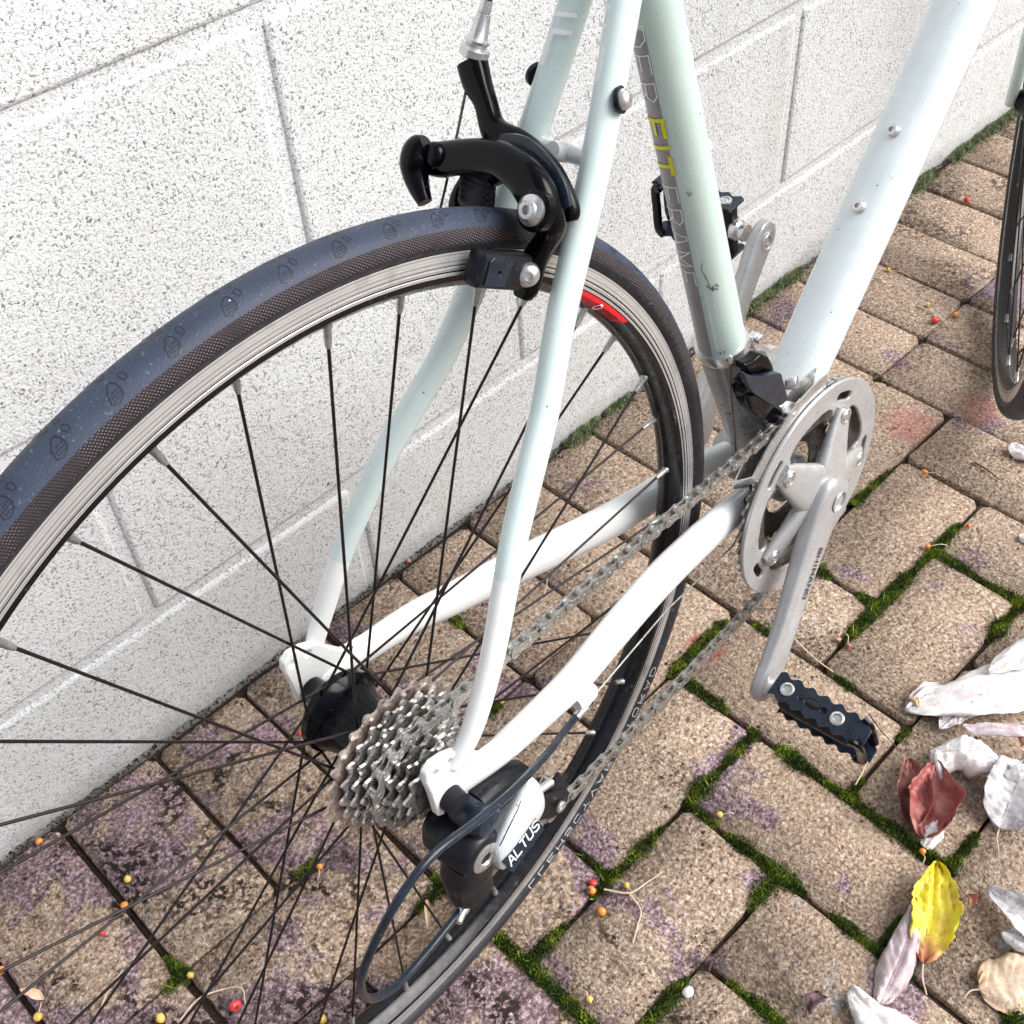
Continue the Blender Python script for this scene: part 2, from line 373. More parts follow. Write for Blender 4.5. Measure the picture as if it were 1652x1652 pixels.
# stroke lettering, laid on any surface as thin ribbons
G = {
 'A': [[(0, 0), (.38, 1), (.62, 1), (1, 0)], [(.18, .36), (.82, .36)]], 'B': [[(0, 0), (0, 1), (.75, 1), (.95, .8), (.75, .53), (0, .53)], [(.75, .53), (1, .28), (.8, 0), (0, 0)]],
 'C': [[(1, .85), (.8, 1), (.2, 1), (0, .8), (0, .2), (.2, 0), (.8, 0), (1, .15)]], 'D': [[(0, 0), (0, 1), (.7, 1), (1, .7), (1, .3), (.7, 0), (0, 0)]],
 'E': [[(1, 1), (0, 1), (0, 0), (1, 0)], [(0, .5), (.8, .5)]], 'F': [[(1, 1), (0, 1), (0, 0)], [(0, .52), (.8, .52)]],
 'H': [[(0, 0), (0, 1)], [(1, 0), (1, 1)], [(0, .5), (1, .5)]], 'I': [[(.5, 0), (.5, 1)]], 'K': [[(0, 0), (0, 1)], [(1, 1), (0, .45), (1, 0)]],
 'L': [[(0, 1), (0, 0), (.95, 0)]], 'M': [[(0, 0), (0, 1), (.5, .35), (1, 1), (1, 0)]], 'N': [[(0, 0), (0, 1), (1, 0), (1, 1)]],
 'O': [[(.2, 0), (.8, 0), (1, .2), (1, .8), (.8, 1), (.2, 1), (0, .8), (0, .2), (.2, 0)]], 'R': [[(0, 0), (0, 1), (.75, 1), (1, .8), (.75, .5), (0, .5)], [(.5, .5), (1, 0)]],
 'S': [[(1, .88), (.8, 1), (.2, 1), (0, .8), (.15, .55), (.85, .47), (1, .22), (.8, 0), (.2, 0), (0, .14)]], 'T': [[(.5, 0), (.5, 1)], [(0, 1), (1, 1)]],
 'U': [[(0, 1), (0, .2), (.2, 0), (.8, 0), (1, .2), (1, 1)]], 'V': [[(0, 1), (.5, 0), (1, 1)]], 'W': [[(0, 1), (.25, 0), (.5, .7), (.75, 0), (1, 1)]],
 'Y': [[(0, 1), (.5, .5), (1, 1)], [(.5, .5), (.5, 0)]], '0': [[(.3, 0), (.7, 0), (1, .3), (1, .7), (.7, 1), (.3, 1), (0, .7), (0, .3), (.3, 0)]]}
def letters(mb, text, fmap, h, wd, gap, sw, mi=0, slant=0., step=.003, mis=None):
    """fmap(u,v) -> point; u along the line, v up"""
    u0 = 0.
    for ci, ch in enumerate(text):
        cw = wd*(.4 if ch == 'I' else 1)
        for st in G.get(ch, []):
            P = [(u0+(x if ch != 'I' else .5)*cw+slant*y*h, y*h) for x, y in st]
            for a, b in zip(P, P[1:]):
                L = hypot(b[0]-a[0], b[1]-a[1]); n = max(1, int(L/step)); dx, dy = (b[0]-a[0])/L, (b[1]-a[1])/L
                a2 = (a[0]-dx*sw*.5, a[1]-dy*sw*.5); b2 = (b[0]+dx*sw*.5, b[1]+dy*sw*.5)
                vs = []
                for k in range(n+1):
                    t = k/n; x, y = a2[0]+(b2[0]-a2[0])*t, a2[1]+(b2[1]-a2[1])*t
                    for s_ in (-.5, .5): vs.append(fmap(x-dy*sw*s_, y+dx*sw*s_))
                mb.add(vs, [(2*k, 2*k+1, 2*k+3, 2*k+2) for k in range(n)], mis[ci] if mis else mi)
        u0 += cw+gap
    return u0

# ------------------------------------------------------------------ ground, paving, wall
WY = 0.364
def sheet(name, x0, x1, y0, y1, z, mt, nx=1, ny=1, kind='structure'):
    mb = MB(); vs = [(x0+(x1-x0)*i/nx, y0+(y1-y0)*j/ny, z) for j in range(ny+1) for i in range(nx+1)]
    mb.add(vs, [(j*(nx+1)+i, j*(nx+1)+i+1, (j+1)*(nx+1)+i+1, (j+1)*(nx+1)+i) for j in range(ny) for i in range(nx)])
    o = mb.build(name, mt, smooth=False); o['kind'] = kind; return o
sheet('ground', -150, 150, -150, 150, -.045, M['ground'])['label'] = 'plain bare ground around the paved strip'
# block wall
mbw = MB(); mbw.add([(-1.2, WY+.0045, -.1), (2.9, WY+.0045, -.1), (2.9, WY+.0045, 1.72), (-1.2, WY+.0045, 1.72), (-1.2, WY+.12, -.1), (2.9, WY+.12, -.1), (2.9, WY+.12, 1.72), (-1.2, WY+.12, 1.72)],
    [(0, 1, 2, 3), (5, 4, 7, 6), (3, 2, 6, 7), (0, 3, 7, 4), (1, 5, 6, 2), (0, 4, 5, 1)])
mbw.v = [(x, y-(.0015 if y < WY+.05 else 0), z) for x, y, z in mbw.v]
wall = mbw.build('block_wall', M['wall'], smooth=False)
tag(wall, 'white sprayed concrete block wall running behind the parked bicycle', 'wall')
wall.rotation_euler.y = -.0035
SB = .22860
def block_mesh(L):
    mb = MB(); g = .0050; hx, hz = L/2-g, SB/2-g; y0 = WY; y1 = WY+.03
    mb.add([(-hx, y0, -hz), (hx, y0, -hz), (hx, y0, hz), (-hx, y0, hz), (-hx, y1, -hz), (hx, y1, -hz), (hx, y1, hz), (-hx, y1, hz)],
           [(0, 1, 2, 3), (5, 4, 7, 6), (3, 2, 6, 7), (0, 4, 5, 1), (0, 3, 7, 4), (1, 5, 6, 2)])
    return mb
LB = 2*SB
b0 = block_mesh(LB).build('block', M['wall'], wall, bevel=.0055, seg=3, sharp=60)
first = True
for k in range(-0, 7):
    zc = -.0783+SB*(k+.5); xo = .2334 if k % 2 == 0 else .0048
    if zc+SB/2 > 1.75: break
    for n_ in range(-3, 6):
        xc = xo+LB*(n_+.5)
        if first: o = b0; first = False
        else: o = b0.copy(); COL.objects.link(o)
        o.location = (xc, random.uniform(-.0006, .0006), zc)

# pavers
paving = sheet('paving', -1.0, 2.5, -1.25, WY-.001, -.010, M['soil'], 120, 60)
for v in paving.data.vertices:
    v.co.z += .0035*mnoise.noise(v.co*40)
paving['label'] = 'brown block paving beside the wall with soil and moss in its joints'
XP, YP, PW = -.15, .362, .1015
def px(i): return XP+.102*i
def py(j): return YP-.1008*j
def paver_mesh(seed):
    r = random.Random(seed); L, Wd = .2016, .102; g = .0022
    pts = []
    def edge(a, b, n):
        for k in range(n):
            t = k/n; p = Vector(a).lerp(Vector(b), t); pts.append(p)
    hx, hy = Wd/2-g, L/2-g; c = .006
    loop = [(-hx+c, -hy), (hx-c, -hy), (hx, -hy+c), (hx, hy-c), (hx-c, hy), (-hx+c, hy), (-hx, hy-c), (-hx, -hy+c)]
    cnt = [2, 1, 4, 1, 2, 1, 4, 1]
    for i in range(8): edge((*loop[i], 0), (*loop[(i+1) % 8], 0), cnt[i])
    n = len(pts); top = []; mid = []; bot = []
    for p in pts:
        q = p*(1+r.uniform(-.020, .004)); top.append((q.x*.976, q.y*.988, r.uniform(-.0008, .0)))
        mid.append((q.x, q.y, -.0028+r.uniform(-.001, .001))); bot.append((p.x, p.y, -.03))
    mb = MB(); mb.add(top+mid+bot, [tuple(range(n))]+[(a*n+i, a*n+(i+1) % n, (a+1)*n+(i+1) % n, (a+1)*n+i) for a in (0, 1) for i in range(n)])
    return mb
PM = []
for s_ in range(6):
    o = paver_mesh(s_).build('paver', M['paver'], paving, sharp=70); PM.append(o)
used = set(); PV = []
def put(cx, cy, ang):
    k = random.randrange(6)
    if k in used: o = PM[k].copy(); COL.objects.link(o)
    else: o = PM[k]; used.add(k)
    o.location = (cx+random.uniform(-.0008, .0008), cy+random.uniform(-.0008, .0008), random.uniform(-.0022, 0))
    o.rotation_euler = (random.uniform(-.008, .008), random.uniform(-.008, .008), ang+random.uniform(-.006, .006)+random.choice((0, pi)))
    PV.append((cx, cy, ang))
I0, I1, J1 = -7, 22, 14
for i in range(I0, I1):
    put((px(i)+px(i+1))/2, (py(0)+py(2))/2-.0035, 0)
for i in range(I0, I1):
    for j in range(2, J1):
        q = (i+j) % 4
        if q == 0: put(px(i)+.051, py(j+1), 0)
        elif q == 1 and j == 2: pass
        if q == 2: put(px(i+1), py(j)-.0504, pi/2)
for k in range(6):
    if k not in used: bpy.data.objects.remove(PM[k])
# where the second half of an upright pair starts in the soldier row, a half paver fills in
half = [(i, 2) for i in range(I0, I1) if (i+2) % 4 == 1]
hm = None
for i, j in half:
    if hm is None:
        mb = paver_mesh(11); mb.v = [(x, y*.496, z) for x, y, z in mb.v]; o = hm = mb.build('paver', M['paver'], paving, sharp=70)
    else: o = hm.copy(); COL.objects.link(o)
    o.location = (px(i)+.051, py(j)-.0504, -.001); o.rotation_euler.z = random.choice((0, pi/2, pi))

# moss and litter in the joints
def jointsegs():
    segs = []
    for (cx, cy, a) in PV:
        hx, hy = (.051, .1008) if a == 0 else (.102, .0504)
        c = [(cx-hx, cy-hy), (cx+hx, cy-hy), (cx+hx, cy+hy), (cx-hx, cy+hy)]
        segs += [(c[0], c[1]), (c[1], c[2])]
    return segs
def sstep(a, b, x): t = max(0, min(1, (x-a)/(b-a))); return t*t*(3-2*t)
GAPS = [(.47, -.02, .045), (.41, -.13, .03), (.31, -.14, .03)]
EXTRA = [(-.155, .165, .022), (-.02, .155, .018), (.21, .165, .02), (-.255, .19, .012), (.02, .09, .02), (.26, .26, .012)]
def mossw(x, y):
    w_ = sstep(.13, .045, y)*sstep(.0, .07, x)*sstep(.78, .64, x)
    for gx, gy, gr in GAPS: w_ *= sstep(gr*.5, gr*1.3, hypot(x-gx, y-gy))
    for gx, gy, gr in EXTRA: w_ = max(w_, .9*sstep(gr, gr*.4, hypot(x-gx, y-gy)))
    n_ = mnoise.noise(Vector((x*11, y*11, 3)))+.5*mnoise.noise(Vector((x*31, y*31, 9)))
    return w_*max(0, min(1, .56+n_*2.4))
segs = jointsegs()
mb = MB(); mbl = MB(); rnd = random.Random(3)
def tuft(x, y, z, h, mbx, lean=.6):
    a = rnd.uniform(0, 2*pi); b = rnd.uniform(0, 2*pi); wd = rnd.uniform(.0005, .0012)
    ln = h*rnd.uniform(0, lean)
    dx, dy = cos(a)*wd, sin(a)*wd
    mbx.add([(x-dx, y-dy, z), (x+dx, y+dy, z), (x+cos(b)*ln, y+sin(b)*ln, z+h)], [(0, 1, 2)])
for (a, b) in segs:
    if not (-.35 < a[0] < 1.4 and a[1] > -.55): continue
    L = hypot(b[0]-a[0], b[1]-a[1]); n_ = int(L*1000*16)
    nx_, ny_ = -(b[1]-a[1])/L, (b[0]-a[0])/L
    for k in range(n_):
        t = rnd.random(); x = a[0]+(b[0]-a[0])*t; y = a[1]+(b[1]-a[1])*t
        w_ = mossw(x, y)
        if w_ < .18: continue
        hwid = .0036+.0070*w_*(.75+.9*mnoise.noise(Vector((x*38, y*38, 7))))
        o_ = rnd.gauss(0, .52)*hwid
        if abs(o_) > hwid*1.15: continue
        x += nx_*o_; y += ny_*o_
        dome = (1-(o_/(hwid*1.2))**2)
        z = -.004+.0055*dome*w_; tuft(x, y, z, rnd.uniform(.0014, .0042), mb)
        if rnd.random() < .01: tuft(x, y, z, rnd.uniform(.006, .012), mb, 1.2)
mbj = mb; mb = MB()
for k in range(15000):   # moss and weeds along the foot of the wall
    x = rnd.uniform(.45, 1.8)
    w_ = max(sstep(.50, .56, x)*sstep(.68, .6, x), sstep(.80, .88, x)*sstep(1.02, .95, x), .9*sstep(1.05, 1.3, x))*(.6+mnoise.noise(Vector((x*16, 0, 1))))
    if w_ < .25: continue
    y = WY-.002-abs(rnd.gauss(0, .008)); tuft(x, y, -.004+.008*max(0, 1-(WY-y)/.02), rnd.uniform(.003, .009 if w_ > .6 else .005), mb, 1.1)
mo = mbj.build('moss', M['moss'], smooth=False); mw_ = mb.build('wall_moss', M['dry_moss'], smooth=False); tag(mw_, 'pale dry moss and weeds along the foot of the wall', 'moss', kind='stuff'); tag(mo, 'bright green moss growing in the paving joints', 'moss', kind='stuff')
# low mounds of moss and soil under the tufts
mb = MB()
for (a, b) in segs:
    if not (-.35 < a[0] < 1.4 and a[1] > -.55): continue
    L = hypot(b[0]-a[0], b[1]-a[1]); n_ = max(2, int(L/.006)); nx_, ny_ = -(b[1]-a[1])/L, (b[0]-a[0])/L; vs = []; wl = []
    for k in range(n_+1):
        t = k/n_; x = a[0]+(b[0]-a[0])*t; y = a[1]+(b[1]-a[1])*t; w_ = mossw(x, y)
        hw = .003+.0062*w_; h = -.0075+.0090*w_
        wl.append(w_)
        for u in (-1, -.5, 0, .5, 1):
            vs.append((x+nx_*u*hw, y+ny_*u*hw, (h-.004*abs(u)**2)+.0012*mnoise.noise(Vector((x*200, y*200, u)))))
    for k in range(n_): mb.add(vs[5*k:5*k+10], [(i, i+1, i+6, i+5) for i in range(4)], 0 if wl[k] > .3 else 1)
o = mb.build('moss_bed', [M['moss_base'], M['soil']]); tag(o, 'dark moss and earth filling the paving joints', 'moss', kind='stuff')
# soil crumbs
mb = MB()
for (a, b) in segs:
    if not (-.35 < a[0] < 1.6 and a[1] > -.5): continue
    for k in range(46):
        t = rnd.random(); s_ = rnd.uniform(.0006, .0017); x = a[0]+(b[0]-a[0])*t+rnd.gauss(0, .0032); y = a[1]+(b[1]-a[1])*t+rnd.gauss(0, .0032)
        z = rnd.uniform(-.006, .0005); q = [(x+s_*rnd.uniform(-1, 1), y+s_*rnd.uniform(-1, 1), z+s_*rnd.uniform(-.6, 1)) for _ in range(4)]
        mb.add(q, [(0, 1, 2), (0, 2, 3), (0, 3, 1), (1, 3, 2)])
for cx, cy, r_, n_ in ((.47, -.03, .03, 260), (.62, 0, .03, 120), (.50, .05, .03, 240), (.10, -.16, .025, 240), (-.09, .15, .04, 260), (.17, -.14, .02, 150), (.80, .0, .05, 200), (.27, -.01, .02, 120)):
    for k in range(n_):
        s_ = rnd.uniform(.0006, .002); x = rnd.gauss(cx, r_*.6); y = rnd.gauss(cy, r_*.6)
        q = [(x+s_*rnd.uniform(-1, 1), y+s_*rnd.uniform(-1, 1), .0004+s_*rnd.uniform(-.3, 1)) for _ in range(4)]
        mb.add(q, [(0, 1, 2), (0, 2, 3), (0, 3, 1), (1, 3, 2)])
for k in range(5200):
    x = rnd.uniform(-.4, 1.8); y = WY-.001-abs(rnd.gauss(0, .007)); s_ = rnd.uniform(.0008, .0026)
    q = [(x+s_*rnd.uniform(-1, 1), y+s_*rnd.uniform(-.7, .7), s_*rnd.uniform(-1, 1)) for _ in range(4)]
    mb.add(q, [(0, 1, 2), (0, 2, 3), (0, 3, 1), (1, 3, 2)])
o = mb.build('soil_crumbs', M['soil'], smooth=False); tag(o, 'dark crumbs of soil and grit lying in the joints', 'soil', kind='stuff')
#@@BIKE
# ------------------------------------------------------------------ the bicycle (origin under the rear axle; x forward, y to its left)
RO = .33253; DZ = RO
bike = empty('bicycle'); tag(bike, 'white and mint road bicycle parked along the block wall, front wheel turned', 'bicycle')
bike.rotation_euler = (-.0632, 0, .0395)
BB = V(.4168, 0, -.07)
def bld(mb, name, mats, parent=bike, **k): return mb.build(name, mats, parent, dz=DZ, **k)

# frame ------------------------------------------------------------
st_top = V(.2912, 0, .330); st_bot = V(.3645, 0, .0693); st_d = (st_top-st_bot).normalized()
st_low = BB+V(-.010, 0, .030)
fr = MB()
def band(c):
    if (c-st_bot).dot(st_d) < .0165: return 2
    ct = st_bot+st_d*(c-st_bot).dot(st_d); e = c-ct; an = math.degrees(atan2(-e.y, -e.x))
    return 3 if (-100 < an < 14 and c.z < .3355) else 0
NP = 30; P = [st_low]+[st_bot.lerp(st_top+st_d*.16, k/NP) for k in range(NP+1)]
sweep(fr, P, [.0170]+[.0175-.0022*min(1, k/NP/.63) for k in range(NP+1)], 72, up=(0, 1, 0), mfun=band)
frame = bld(fr, 'frame', [M['mint'], M['white'], M['grey_metal'], M['band_grey']])
frame['label'] = 'mint and white painted aluminium frame'
dt0 = BB+V(.006, 0, .006); dt1 = V(.666, 0, .223); dtd = (dt1-V(.4758, 0, -.0007)).normalized(); dt2 = dt1+dtd*.25
mb = MB(); sweep(mb, [dt0+dtd*.02, V(.4758, 0, -.0007), dt1, dt2], [(.0222, .0222), (.0224, .0224), (.0228, .0228), (.0228, .0228)], 48, ex=2.15, up=(0, 1, 0))
bld(mb, 'down_tube', M['pale_blue'], frame)
hd = V(-.30, 0, .954); ht0 = dt2+V(.012, 0, -.025)
mb = MB(); sweep(mb, [ht0, ht0+hd*.15], .0215, 28); bld(mb, 'head_tube', M['mint'], frame)
mb = MB(); sweep(mb, [st_top+st_d*.13, ht0+hd*.125], .0165, 24); bld(mb, 'top_tube', M['mint'], frame)
mb = MB(); lathe(mb, BB+V(0, -.034, 0), (0, 1, 0), [(0, .0205), (.004, .0215), (.064, .0215), (.068, .0205)], 32); bld(mb, 'bottom_bracket_shell', M['grey_metal'], frame)
SS = [(.262, -.012, .412), (.2436, -.015, .3701), (.2056, -.0235, .2991), (.1651, -.0315, .238), (.137, -.040, .1933), (.112, -.0475, .165), (.089, -.054, .1379), (.0728, -.059, .1144), (.0493, -.0655, .0782), (.026, -.0675, .042), (.0095, -.0655, .020)]
SR = [(.0078, .0098), (.0078, .0098), (.0078, .0096), (.0078, .0093), (.0077, .0092), (.0076, .0090), (.0074, .0086), (.0071, .0082), (.0066, .0078), (.0060, .0074), (.004, .007)]
for s_ in (1, -1):
    pts = cr([(*p, *r) for p, r in zip(SS, SR)], 6)
    path = [(p[0], p[1]*s_, p[2]) for p in pts]; rd = [(p[3], p[4]) for p in pts]
    mb = MB(); sweep(mb, path, rd, 28, up=(.879, 0, -.477), mfun=lambda c: 1 if (c.z+.9*c.x < (.185 if s_ > 0 else .118)) else 0)
    bld(mb, 'seat_stay', [M['pale'], M['white']], frame)
CS = [(.008, -.0635, -.004), (.0462, -.0635, -.0075), (.0894, -.0615, -.0125), (.1228, -.057, -.0193), (.1743, -.048, -.0255), (.2318, -.038, -.0345), (.2802, -.032, -.0430), (.3293, -.0285, -.0500), (.375, -.026, -.060), (.402, -.022, -.066)]
CR_ = [(.004, .0075), (.0078, .0104), (.0090, .0118), (.0097, .0130), (.0103, .0145), (.0106, .0155), (.0105, .0158), (.0100, .0152), (.0100, .0150), (.010, .015)]
for s_ in (1, -1):
    pts = cr([(*p, *r) for p, r in zip(CS, CR_)], 6)
    mb = MB(); sweep(mb, [(p[0], p[1]*s_, p[2]) for p in pts], [(p[3], p[4]) for p in pts], 28, ex=2.2, up=(0, 0, 1))
    bld(mb, 'chain_stay', M['white'], frame)
# brake bridge
mb = MB(); bc = V(.2080, 0, .3000); sweep(mb, [bc+V(0, y, 0) for y in (-.024, -.012, 0, .012, .024)], [.0060, .0042, .0050, .0042, .0060], 16)
lathe(mb, bc, (-.879, 0, .477), [(-.006, .0055), (.008, .0055), (.010, .0048)], 18)
bld(mb, 'brake_bridge', M['white'], frame)
# dropouts
def dropout(s_):
    mb = MB()
    o = [(-.0135, .0300), (-.0120, .0365), (-.0060, .0400), (.0035, .0375), (.015, .031), (.022, .020), (.031, .008), (.056, .002), (.062, -.018), (.030, -.018), (.016, -.012), (.0058, -.009), (.0052, .0015), (0, .0052), (-.0052, .0015), (-.0058, -.011), (-.011, -.006), (-.0115, .010), (-.0125, .022)]
    if s_ < 0:
        o = o[:10]+[(.026, -.020), (.020, -.040), (.012, -.050), (.003, -.046), (.001, -.034), (.0058, -.020), (.0058, -.009), (.0052, .0015), (0, .0052), (-.0052, .0015), (-.0058, -.012), (-.011, -.008), (-.0115, .010), (-.0125, .022)]
    holes = [circ2(.0026, 12, (-.0065, .0310)), circ2(.0024, 12, (.0055, .0295))]
    plate(mb, o, holes, ((0, s_*.0640, 0), (1, 0, 0), (0, 0, 1)), .0060)
    bld(mb, 'dropout', M['white'], frame, bevel=.0012, sharp=35)
for s_ in (-1, 1): dropout(s_)
mb = MB(); plate(mb, circ2(.0125, 20, (.0135, -.0420))[::1], [circ2(.005, 14, (.0135, -.0420))], ((0, -.0640, 0), (1, 0, 0), (0, 0, 1)), .0075)
bld(mb, 'derailleur_hanger', M['silver'], frame, bevel=.001)
# small bulge of the cable stop under the chain stay
mb = MB(); lathe(mb, V(.128, -.060, -.040), (-.98, -.05, .1), [(-.010, .003), (-.006, .0062), (.006, .0068), (.010, .005)], 18); bld(mb, 'cable_stop', M['white'], frame)
# bottle and rack bosses
def boss(c, ax, name='bottle_boss'):
    mb = MB(); lathe(mb, c, ax, [(-.002, .0056), (.0012, .0056), (.0016, .0050), (.0022, .0044), (.0050, .0044), (.0056, .0040), (.0056, .0021), (.0026, .0021)], 24, mi=0)
    bld(mb, name, M['silver'], frame)
dn = V(-dtd.z, 0, dtd.x)
for P in (V(.5659, 0, .1648), V(.5275, 0, .1181)):
    t = (P-V(.4758, 0, -.0007)).dot(dtd); c = V(.4758, 0, -.0007)+dtd*t+dn*.0222; boss(c, dn)
sn = V(st_d.z, 0, -st_d.x)
mb = MB(); c = V(.3395, 0, .1600)+sn*.0140; lathe(mb, c, sn, [(-.004, .0058), (.003, .0056), (.0042, .0046), (.0046, .002)], 20); bld(mb, 'bottle_boss', M['white'], frame)
mb = MB(); c = V(.3175, 0, .2450)+sn*.0145; lathe(mb, c, sn, [(-.004, .0058), (.003, .0056), (.0042, .0046), (.0046, .002)], 20); bld(mb, 'bottle_boss', M['white'], frame)
for s_ in (-1, 1):
    mb = MB(); a = V(.35, s_*.9, .2); c = V(.2215, s_*.0270, .3300)
    lathe(mb, c, a, [(0, .0066), (.0022, .0070), (.0026, .0068)], 24, mi=0); lathe(mb, c, a, [(.0026, .0054), (.0046, .0052), (.0062, .0040), (.0068, .0020), (.0050, .0018)], 24, mi=1)
    bld(mb, 'rack_bolt', [M['black_plastic'], M['silver']], frame)
# lettering on the seat tube, running down its rear face
ux = V(1, 0, 0)-st_d*st_d.x; ux.normalize(); uy = V(0, 1, 0)
def tube_map(P0, axis, X, Y, r0, r1, L, ph0, lift=.00025):
    def f(u, v):
        r = r0+(r1-r0)*u/L+lift; p = ph0+v/((r0+r1)/2); return P0+axis*u+(X*cos(p)+Y*sin(p))*r
    return f
mb = MB()
f = tube_map(st_top+st_d*.070, -st_d, -ux, -uy, .0151, .0176, .32, radians(-38))
letters(mb, 'WONDER', f, .0145, .0122, .0060, .00070, 0, -.30, .002)
u1 = 6*(.0125+.0062)
f2 = lambda u, v: f(u+u1+.004, v)
letters(mb, 'FIT', f2, .0145, .0118, .0056, .0026, 1, -.30, .002)
u2 = u1+2*(.0125+.006)+.005+.006+.006
f3 = lambda u, v: f(u+u2, v)
letters(mb, 'FRAME', f3, .0145, .0122, .0060, .00070, 0, -.30, .002)
fl_ = bld(mb, 'frame_lettering', [M['decal_white'], M['decal_yellow']], frame)
mb = MB(); G['~'] = [[(0, .3), (.15, .1), (.35, .12), (.55, .35), (.75, .5), (.95, .6)]]; G[','] = [[(0, 0), (.5, .3), (.9, .9)], [(.3, .5), (.9, .4)], [(.1, .8), (.5, 1)]]
f = tube_map(st_bot, st_d, -ux, -uy, .0172, .0172, .3, radians(30), .0002)
letters(mb, '~', lambda u, v: f(.115-u, v), .006, .022, .002, .0005, 0, 0, .002); letters(mb, ',', lambda u, v: f(.094-u, v+.002), .007, .006, .002, .0010, 0, 0, .002)
letters(mb, ',', lambda u, v: f(.028-u, v-.001), .006, .004, .002, .0006, 0, 0, .002); letters(mb, ',', lambda u, v: f(.176-u, v+.001), .003, .004, .002, .0005, 0, 0, .002)
bld(mb, 'paint_scratch', [M['decal_grey_dark']], frame)['kind'] = 'stuff'
# model name in white block letters along the seat stays
for s_ in (-1, 1):
    mb = MB(); A = V(SS[0][0], SS[0][1]*s_, SS[0][2]); B_ = V(SS[2][0], SS[2][1]*s_, SS[2][2]); ax = (B_-A).normalized()
    Xr = V(-.879, 0, .477); Yr = ax.cross(Xr)*-s_
    Yr = V(0, s_, 0)-ax*ax.y*s_; Yr.normalize()
    f = tube_map(A+ax*.012, ax, Xr, Yr, .0103, .0098, .1, radians(8))
    letters(mb, 'RAIL', f, .010, .017, .0052, .0022, 0, -.2, .0015)
    bld(mb, 'stay_lettering', [M['decal_white']], frame)

# wheels -----------------------------------------------------------
def tyre_profile():
    pr = []; mi = []
    c, a, b = .3188, .0138, .0122   # centre radius, half width, half height
    n = 30
    for k in range(n+1):
        t = radians(-128)+radians(256)*k/n
        r = c+b*cos(t)*(1.0 if abs(t) < pi/2 else .72); y = a*sin(t)
        pr.append((r, y)); mi.append(0 if abs(t) < radians(62) else (1 if abs(t) < radians(98) else 2))
    return pr, mi
TP, TM = tyre_profile()
RIMH = [(.3130, -.0108), (.3120, -.0110), (.3062, -.0110), (.3060, -.0104), (.3056, -.0104), (.3053, -.0110), (.3034, -.0110), (.3031, -.0106), (.3024, -.0106), (.3021, -.0110), (.3008, -.0110), (.3004, -.0107), (.2976, -.0106), (.2968, -.0098), (.2930, -.0055), (.2912, -.0020)]
RIMP = RIMH+[(r, -y) for r, y in RIMH[::-1]]+[(.3090, .0080), (.3060, 0), (.3090, -.0080)]
nH = len(RIMH); GR = [0, 0, 1, 1, 0, 0, 1, 1, 0, 0]; RIMM = GR+[1]*(nH-10)+[1]*(nH-11)+GR[::-1]+[1]*4  # groove faces coloured black to paint in the track's dark reflection stripes
def spoke_end(k):
    """rim angle of hole k, hub flange side and hub angle for a 3-cross lacing"""
    th = radians(2.8+10*k); side = -1 if k % 2 == 0 else 1
    trail = 1 if (k//2) % 2 == 0 else -1
    j = k//2; hub_a = th+trail*radians(62)
    return th, side, hub_a
def make_wheel(name, rear):
    mb = MB(); revolve(mb, RIMP, 240, RIMM)
    rim = bld(mb, name, [M['track'], M['rim_black']], sharp=30)
    mb = MB(); revolve(mb, TP, 240, TM, closed=False); bld(mb, 'tyre', [M['tread'], M['sidewall'], M['tyre_smooth']], rim, sharp=80)
    fr_, fl_ = (-.0143, .033) if rear else (-.033, .033); RF = .0255 if rear else .017
    mesh_s = mesh_n = None
    for k in range(36):
        th, side, ha = spoke_end(k)
        y1 = side*.0022; A = V(.2912*cos(th), y1, .2912*sin(th)); H = V(RF*cos(ha), fl_ if side > 0 else fr_, RF*sin(ha))
        H.y += (.0012 if (k//2) % 2 else -.0012)*side
        d_ = H-A; L = d_.length
        q = d_.to_track_quat('Z', 'Y').to_matrix().to_4x4(); mw = Matrix.Translation(A+V(0, 0, DZ)) @ q
        if mesh_s is None:
            sb = MB(); sweep(sb, [(0, 0, .008), (0, 0, .03), (0, 0, L-.03), (0, 0, L)], [.00100, .00090, .00090, .00100], 10)
            o = sb.build('spoke', M['spoke'], rim); o.matrix_local = mw; mesh_s = (o.data, L)
            nb = MB(); sweep(nb, [(0, 0, -.001), (0, 0, .0006), (0, 0, .0012), (0, 0, .0080), (0, 0, .0115)], [.0026, .0026, .0021, .0020, .0014], 10)
            o = nb.build('nipple', M['nipple'], rim); o.matrix_local = mw; mesh_n = o.data
        else:
            o = inst(mesh_s[0], 'spoke', mw @ Matrix.Diagonal((1, 1, L/mesh_s[1], 1)), rim); inst(mesh_n, 'nipple', mw, rim)
    mb = MB()
    if rear:
        prof = [(-.0185, .012), (-.0180, .0270), (-.0160, .0285), (-.0125, .0285), (-.0110, .0260), (-.0060, .0225), (.0, .0212), (.014, .0215), (.022, .0240), (.0290, .0270), (.0305, .0288), (.0355, .0288), (.0375, .0262), (.0400, .0185), (.046, .0140), (.052, .0095), (.0605, .0085)]
    else:
        prof = [(-.048, .008), (-.042, .012), (-.038, .019), (-.035, .020), (-.031, .020), (-.027, .013), (.027, .013), (.031, .020), (.035, .020), (.038, .019), (.042, .012), (.048, .008)]
    lathe(mb, (0, 0, 0), (0, 1, 0), prof, 36); hub = bld(mb, 'hub', M['black_gloss'], rim)
    return rim
rw = make_wheel('rear_wheel', True)
